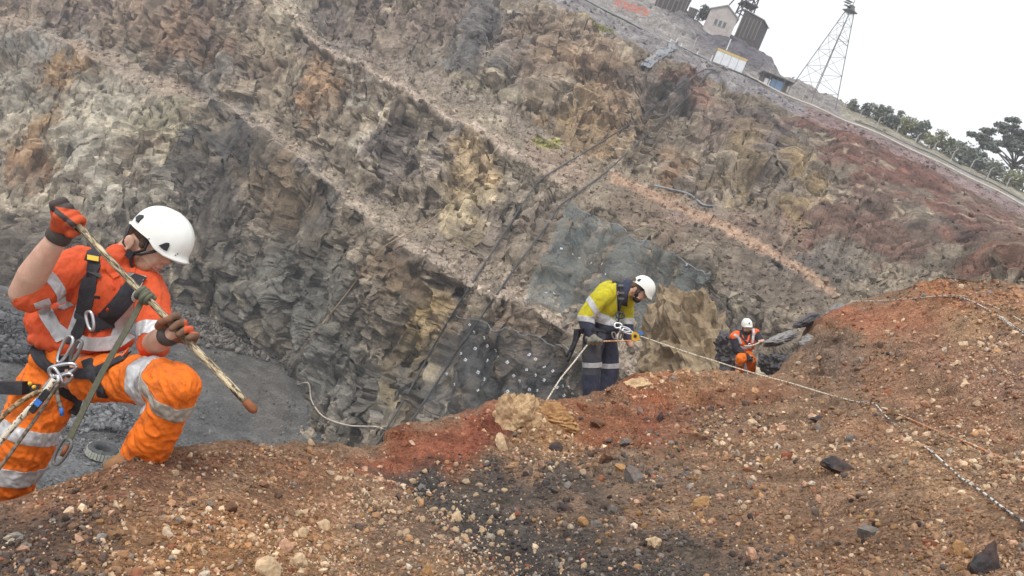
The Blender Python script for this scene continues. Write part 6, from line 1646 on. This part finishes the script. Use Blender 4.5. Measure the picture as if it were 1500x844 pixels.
# rope through his hands
ropeA = [Z2(366, 444, -0.33), Z2(480, 441, -0.30), Z2(590, 438, -0.26)]
B = Blob(); grip_hand(B, Z2(366, 442, -0.33), ua(1, 0.0, 0.05), ua(-0.1, -0.5, -0.85), Z2(345, 408, -0.30), 0.008, r2(10), -1.0)
me = B.mesh('glove', 0.006, 2); link('glove', me, mat_plain('grey_glove', G((126, 122, 110)), 0.85, 0, 0.3, 20, 0.4, 0.003), W2)
B = Blob(); c_ = Z2(578, 470, 0.13)
B.ell(c_, ua(0.3, 1) * r2(24), ua(1, -0.3) * r2(15), FWD * r2(10))
for i, (a_, l_) in enumerate(((-0.35, 34), (-0.12, 40), (0.1, 40), (0.32, 34))):
    p0 = c_ + ua(0.3, 1) * r2(16) + ua(1, -0.3) * r2(9 * (i - 1.5) / 1.2); d_ = ua(0.35 + a_ * 0.4, 1, -0.15)
    B.rod([(p0, r2(6.5)), (p0 + d_ * r2(l_ * 0.5), r2(6)), (p0 + d_ * r2(l_ * 0.5) + ua(0.1, 1, 0.5) * r2(l_ * 0.4), r2(5))])
B.rod([(c_ + ua(-1, 0.3) * r2(10), r2(7)), (c_ + ua(-1, 0.9) * r2(24), r2(6)), (c_ + ua(-0.6, 1) * r2(34), r2(5))])
link('glove', B.mesh('glove', 0.006, 2), mat_plain('grey_glove_far', G((118, 114, 104)), 0.85, 0, 0.3, 20, 0.4, 0.003), W2)
# harness
hs2 = empty('harness'); hs2.parent = W2
b2all = [s2_b, t2_b]
ST2 = lambda pts, w, off=0.014: strap(b2all, zp(pts), r2(w), off, 'strap', M_web, hs2, 0.008)
ST2([(512, 92), (514, 140), (516, 185), (512, 230), (506, 290), (500, 340)], 28); ST2([(490, 92), (470, 96)], 20); ST2([(348, 372), (400, 382), (450, 384), (495, 372)], 24); ST2([(400, 400), (380, 430), (350, 448), (310, 446)], 22); ST2([(300, 400), (292, 380), (300, 360)], 18)
for y0 in (112, 152, 182):
    patch(s2_b, zp([(500, y0), (528, y0 + 2), (527, y0 + 14), (499, y0 + 12)]), 0.02, 'buckle', M_steel, hs2, 0.02)
def crb2(x, y, dz, dx, dy, L, W, m, nm='carabiner'):
    a = ua(dx, dy); b = np.cross(a, FWD); return ring_link(Z2(x, y, dz), a, b * 0.85 + FWD * 0.4, r2(L), r2(W), r2(5.5), nm, m, hs2)
crb2(517, 290, -0.2, 1, 0.1, 46, 34, M_blk, 'front_ring'); crb2(505, 350, -0.22, 1, 0, 42, 30, M_alu); crb2(545, 372, -0.24, 1, 0.3, 60, 26, M_alu); crb2(560, 385, -0.24, 1, 0.35, 60, 24, M_alu); crb2(480, 410, -0.22, 0.3, 1, 40, 22, M_steel); crb2(520, 412, -0.2, -0.3, 1, 40, 20, M_steel)
for i, (x, l_) in enumerate(((262, 130), (250, 190), (272, 90), (240, 160))):
    mb = MB(); mb.tube(catmull([Z2(x + 12, 370, -0.2 + 0.06 * i), Z2(x, 370 + l_ * 0.5, -0.2 + 0.06 * i), Z2(x - 18 - l_ * 0.14, 375 + l_, -0.2 + 0.06 * i)], 5), r2(8), 6); mb.build('hanging_strap', M_web, hs2, True)
dv = empty('descender'); dv.parent = hs2
M_dev = mat_plain('yellow_device', G((226, 176, 52)), 0.4, 0.2, 0.1, 20, 0.0)
mb = MB(); mb.prism([Z2(583, 400, -0.27), Z2(600, 385, -0.27), Z2(628, 400, -0.27), Z2(632, 430, -0.27), Z2(612, 442, -0.27), Z2(586, 436, -0.27)], FWD * 0.05); bpy.data.objects.remove(dv); mb.build('descender', M_dev, hs2)
mb = MB(); mb.tube([Z2(605, 412, -0.28), Z2(605, 412, -0.2)], r2(10), 10); mb.build('pulley', M_blk, hs2)
mb = MB(); mb.box(Z2(636, 394, -0.25), ua(1, 0.1), ua(0, 1), FWD, r2(13), r2(9), 0.02); mb.build('handle', M_bluetape, hs2)
tag(W2, 'bearded man in yellow and navy work clothes leaning over his rope', 'person')
# ---- man with orange vest crouching among the dark boulders
D3 = 14.5
def Z3(x, y, dz=0.0): return P(1030 + x / 7.03, 440 + y / 7.03, D3 + dz)
def r3(z): return z / 7.03 * D3 / FPX
def pr3(*a): return [(Z3(x, y, dz), r3(r)) for x, y, dz, r in a]
W3 = empty('person', Z3(380, 760)); k3 = 0.0027
E3 = Z3(436, 288, 0.05); f3 = ua(0.05, 0.05, -0.99); h3 = ua(0.03, -0.99, -0.05); s3 = np.cross(f3, h3)
B = Blob(); L3 = head(B, E3, f3, h3, s3, k3)
B.rod([(L3(0, 0), 20 * k3), (Z3(432, 350, 0.06), r3(34)), (Z3(430, 440, 0.08), r3(62)), (Z3(430, 540, 0.05), r3(58))])
B.rod(pr3((390, 350, 0.05, 38), (325, 385, 0.02, 34), (345, 510, -0.06, 30), (440, 575, -0.16, 24), (475, 600, -0.18, 20))); B.rod(pr3((470, 350, 0.05, 38), (540, 350, 0.03, 34), (572, 400, -0.08, 28), (590, 430, -0.16, 22)))
B.rod(pr3((430, 540, 0.03, 50), (390, 600, -0.22, 40), (372, 740, -0.05, 30))); B.rod(pr3((440, 540, 0.06, 50), (490, 610, -0.1, 40), (500, 740, 0.1, 30)))
link('body', B.mesh('body', 0.014, 3), M_skin, W3)
hel3, hb3 = helmet(W3, E3, f3, h3, s3, k3, [16, 15, 12, 12, 20, 24, 24])
for x in (398, 474): patch(hb3, [(1030 + (x + a) / 7.03, 440 + (237 + b) / 7.03) for a, b in ((-7, -8), (7, -8), (5, 8), (-5, 8))], 0.012, 'clip', M_blk, hel3)
mb = MB(); mb.tube([L3(10, 18, 27), L3(12, -12, 23), L3(24, -34, 7), L3(24, -34, -7), L3(12, -12, -23), L3(10, 18, -27)], 2.6 * k3, 6); mb.build('chin_strap', M_blk, W3, True)
B = Blob(); B.ell(L3(29, -20), f3 * 17 * k3, h3 * 13 * k3, s3 * 20 * k3); link('beard', B.mesh('beard', 0.008, 2), mat_plain('brown_beard', G((110, 78, 66)), 0.9, 0, 0.3, 60, 0.4, 0.004), W3)
B = Blob(); B.ell(Z3(432, 430, 0.06), ua(1, 0) * r3(98), ua(0, 1) * r3(105), FWD * 0.15); B.rod(pr3((400, 345, 0.05, 42), (440, 325, 0.04, 38), (475, 345, 0.05, 42)))
B.rod(pr3((380, 355, 0.04, 46), (322, 392, 0.01, 46), (345, 505, -0.06, 42), (425, 568, -0.15, 36), (462, 592, -0.18, 32))); B.rod(pr3((480, 350, 0.04, 46), (545, 352, 0.02, 42), (576, 398, -0.08, 38), (586, 418, -0.14, 33)))
me = B.mesh('jacket', 0.014, 3); folds(me, 0.012, 0.12, 4); j3_b = me_bvh(me); link('jacket', me, mat_plain('black_jacket', G((52, 50, 58)), 0.85, 0, 0.25, 12, 0.3, 0.004), W3)
B = Blob(); B.ell(Z3(432, 435, 0.05), ua(1, 0) * r3(108), ua(0, 1) * r3(108), FWD * 0.185); B.rod(pr3((350, 355, 0.03, 44), (318, 378, 0.01, 50))); B.rod(pr3((515, 350, 0.03, 52), (540, 330, 0.03, 40)))
me = B.mesh('vest', 0.013, 3); folds(me, 0.010, 0.12, 5)
bm = bmesh.new(); bm.from_mesh(me)                        # open V neck
kill = []
for f in bm.faces:
    x, y, d = pxpy(np.array(f.calc_center_median())[None]); zx, zy = (x[0] - 1030) * 7.03, (y[0] - 440) * 7.03
    if zy < 410 and abs(zx - 440) < (415 - zy) * 0.42 + 8 and d[0] < D3 + 0.05: kill.append(f)
bmesh.ops.delete(bm, geom=kill, context='FACES'); bm.to_mesh(me); bm.free()
v3_b = me_bvh(me); M_vest = mat_plain('orange_vest', G((246, 104, 44)), 0.8, 0, 0.15, 12, 0.3, 0.004, G((200, 84, 44)), 0.4, 6)
vest = link('vest', me, M_vest, W3); so = vest.modifiers.new('thick', 'SOLIDIFY'); so.thickness = 0.012
z3p = lambda a: [(1030 + x / 7.03, 440 + y / 7.03) for x, y in a]
st3 = lambda pts, w, m, nm='reflective_tape', par=None: strap(v3_b, z3p(pts), r3(w), 0.008, nm, m, par or vest, 0.004)
st3([(318, 356), (350, 370), (375, 410), (388, 450)], 28, M_refl); st3([(515, 296), (522, 340), (512, 400), (505, 440)], 24, M_refl); st3([(370, 480), (420, 492), (470, 482), (510, 462)], 28, M_refl)
B = Blob(); B.ell(Z3(425, 548, 0.03), ua(1, 0) * r3(80), ua(0, 1) * r3(46), FWD * 0.15)
B.rod(pr3((415, 560, -0.02, 58), (388, 608, -0.24, 54), (378, 670, -0.16, 46), (370, 745, -0.05, 42))); B.rod(pr3((445, 560, 0.04, 58), (492, 612, -0.08, 52), (500, 740, 0.1, 42)))
me = B.mesh('trousers', 0.014, 3); folds(me, 0.012, 0.1, 5); t3_me = me; tr3 = link('trousers', me.copy(), M_trou, W3)
face_mat(tr3.data, [M_trou, M_greytrou], lambda x, y, d: ((x - 1030) * 7.03 > 462)) if False else None
band(t3_me, Z3(388, 608, -0.24), Z3(372, 740, -0.05), 0.18, 0.36, 0.24, 0.006, 'reflective_tape', mat_plain('muddy_tape', G((150, 134, 116)), 0.7, 0, 0.3, 12, 0.3, 0.004), tr3)
for x, y, dz, nm in ((598, 424, -0.2, -1), (478, 604, -0.2, 1)):
    B = Blob(); grip_hand(B, Z3(x, y, dz), ua(1, -0.2), ua(0, 0.2, -1), Z3(x - 16 * (1 if nm < 0 else 1.6), y + (16 if nm < 0 else -18), dz + 0.05), 0.008, r3(7), nm)
    link('glove' if nm > 0 else 'hand', B.mesh('hand', 0.008, 2), M_blk if nm > 0 else M_skin, W3)
hs3 = empty('harness'); hs3.parent = W3
for pts, w in (([(378, 330), (395, 375), (430, 420), (462, 450)], 20), ([(492, 320), (488, 380), (472, 440)], 22), ([(350, 522), (420, 535), (500, 520)], 20)): strap([v3_b, j3_b], z3p(pts), r3(w), 0.012, 'strap', M_web, hs3, 0.006)
ring_link(Z3(480, 470, -0.25), ua(0.3, 1), ua(1, -0.3), r3(44), r3(26), r3(5), 'carabiner', M_alu, hs3)
for x, dz in ((372, -0.05), (500, 0.1)):
    B = Blob(); B.rod(pr3((x, 735, dz, 32), (x + 4, 765, dz, 30), (x + 8, 775, dz - 0.14, 24))); link('boot', B.mesh('boot', 0.012, 2), M_boot, W3)
tag(W3, 'man in orange vest over black jacket crouching among dark boulders', 'person')
rope('rope', [Z3(598, 424, -0.2), Z3(545, 452, -0.26), Z3(482, 470, -0.27), Z3(420, 470, -0.25)], 0.013, M_rw, 'short pale rope held by man in orange vest')

# ---- ropes over the ridge
def ground_rope(px, r, lift, m, label, head_pts=None, n=10):
    pts = list(head_pts or [])
    for x, y in px:
        h, nn = on_ground(x, y)
        if h is not None: pts.append(np.array(h) + np.array(nn) * (r + lift) )
    return rope('rope', pts, r, m, label, n=n)
RA = ropeA + [Z2(640, 412, -0.26)]
rope('rope', [Z2(352, 444, -0.33)] + ropeA, 0.0085, M_ro, 'orange rope from glove to yellow descender of man in yellow')
rope('rope', [Z2(372, 446, -0.33), Z2(340, 452, -0.33), Z2(318, 470, -0.36), Z2(240, 570, -0.45), Z2(160, 670, -0.6), Z2(75, 805, -0.9), Z2(20, 880, -1.3)], 0.0095, M_rw, 'flecked rope tail hanging from the glove of man in yellow')
def gp(x, y, up=0.012):
    h, nn = on_ground(x, y)
    return np.array(h) + np.array(nn) * up
rope('rope', [Z2(634, 412, -0.26), P(1000, 514, 9.3), P(1050, 530, 9.1), P(1105, 547, 8.9), P(1160, 562, 8.6), gp(1215, 580), gp(1262, 592), gp(1300, 601)], 0.0075, M_rw, 'flecked rope taut from yellow descender across the crest')
ground_rope([(1262, 591), (1300, 602), (1330, 614), (1370, 631), (1410, 648), (1450, 666), (1500, 690), (1560, 720), (1650, 765), (1740, 812)], 0.0065, 0.004, M_ro, 'rust coloured rope lying along the brown slope')
ground_rope([(1260, 590), (1275, 592), (1284, 594), (1300, 612), (1330, 640), (1362, 662), (1392, 688), (1410, 703), (1440, 724), (1470, 746), (1500, 769), (1550, 808), (1640, 880), (1720, 940)], 0.005, 0.006, M_rs, 'black and white flecked rope down the near slope')
ground_rope([(1190, 447), (1250, 443), (1320, 440), (1390, 434), (1420, 441), (1460, 463), (1500, 490), (1560, 530), (1650, 590), (1740, 650)], 0.006, 0.008, M_rs, 'lowest pale rope of the four over the red hill')
ground_rope([(1392, 434), (1430, 446), (1470, 471), (1500, 494), (1560, 540), (1650, 612), (1740, 684)], 0.0055, 0.012, M_rs, 'pale rope crossing between the others on the red hill')
ground_rope([(1395, 433), (1425, 437), (1465, 455), (1500, 474), (1560, 508), (1650, 560), (1740, 612)], 0.0055, 0.010, M_rw, 'upper pale rope of the four over the red hill')
ground_rope([(1300, 441), (1390, 436), (1430, 438), (1470, 449), (1500, 462), (1560, 490), (1650, 540), (1740, 590)], 0.006, 0.008, M_rt, 'tan rope beside the pale ones over the red hill')

# ================================================================== AIR
hz = MB(); hz.box((0, 0, 36), (1, 0, 0), (0, 1, 0), (0, 0, 1), 425, 425, 47)
hm = bpy.data.materials.new('haze_air'); hm.use_nodes = True
hn = hm.node_tree; hn.nodes.clear()
ho = hn.nodes.new('ShaderNodeOutputMaterial'); hv = hn.nodes.new('ShaderNodeVolumePrincipled')
hv.inputs['Color'].default_value = (0.93, 0.95, 1.0, 1); hv.inputs['Density'].default_value = 0.0008; hv.inputs['Anisotropy'].default_value = 0.0
hn.links.new(hv.outputs['Volume'], ho.inputs['Volume'])
tag(hz.build('haze', hm), 'thin pale haze in the air over the pit', 'haze', kind='stuff')
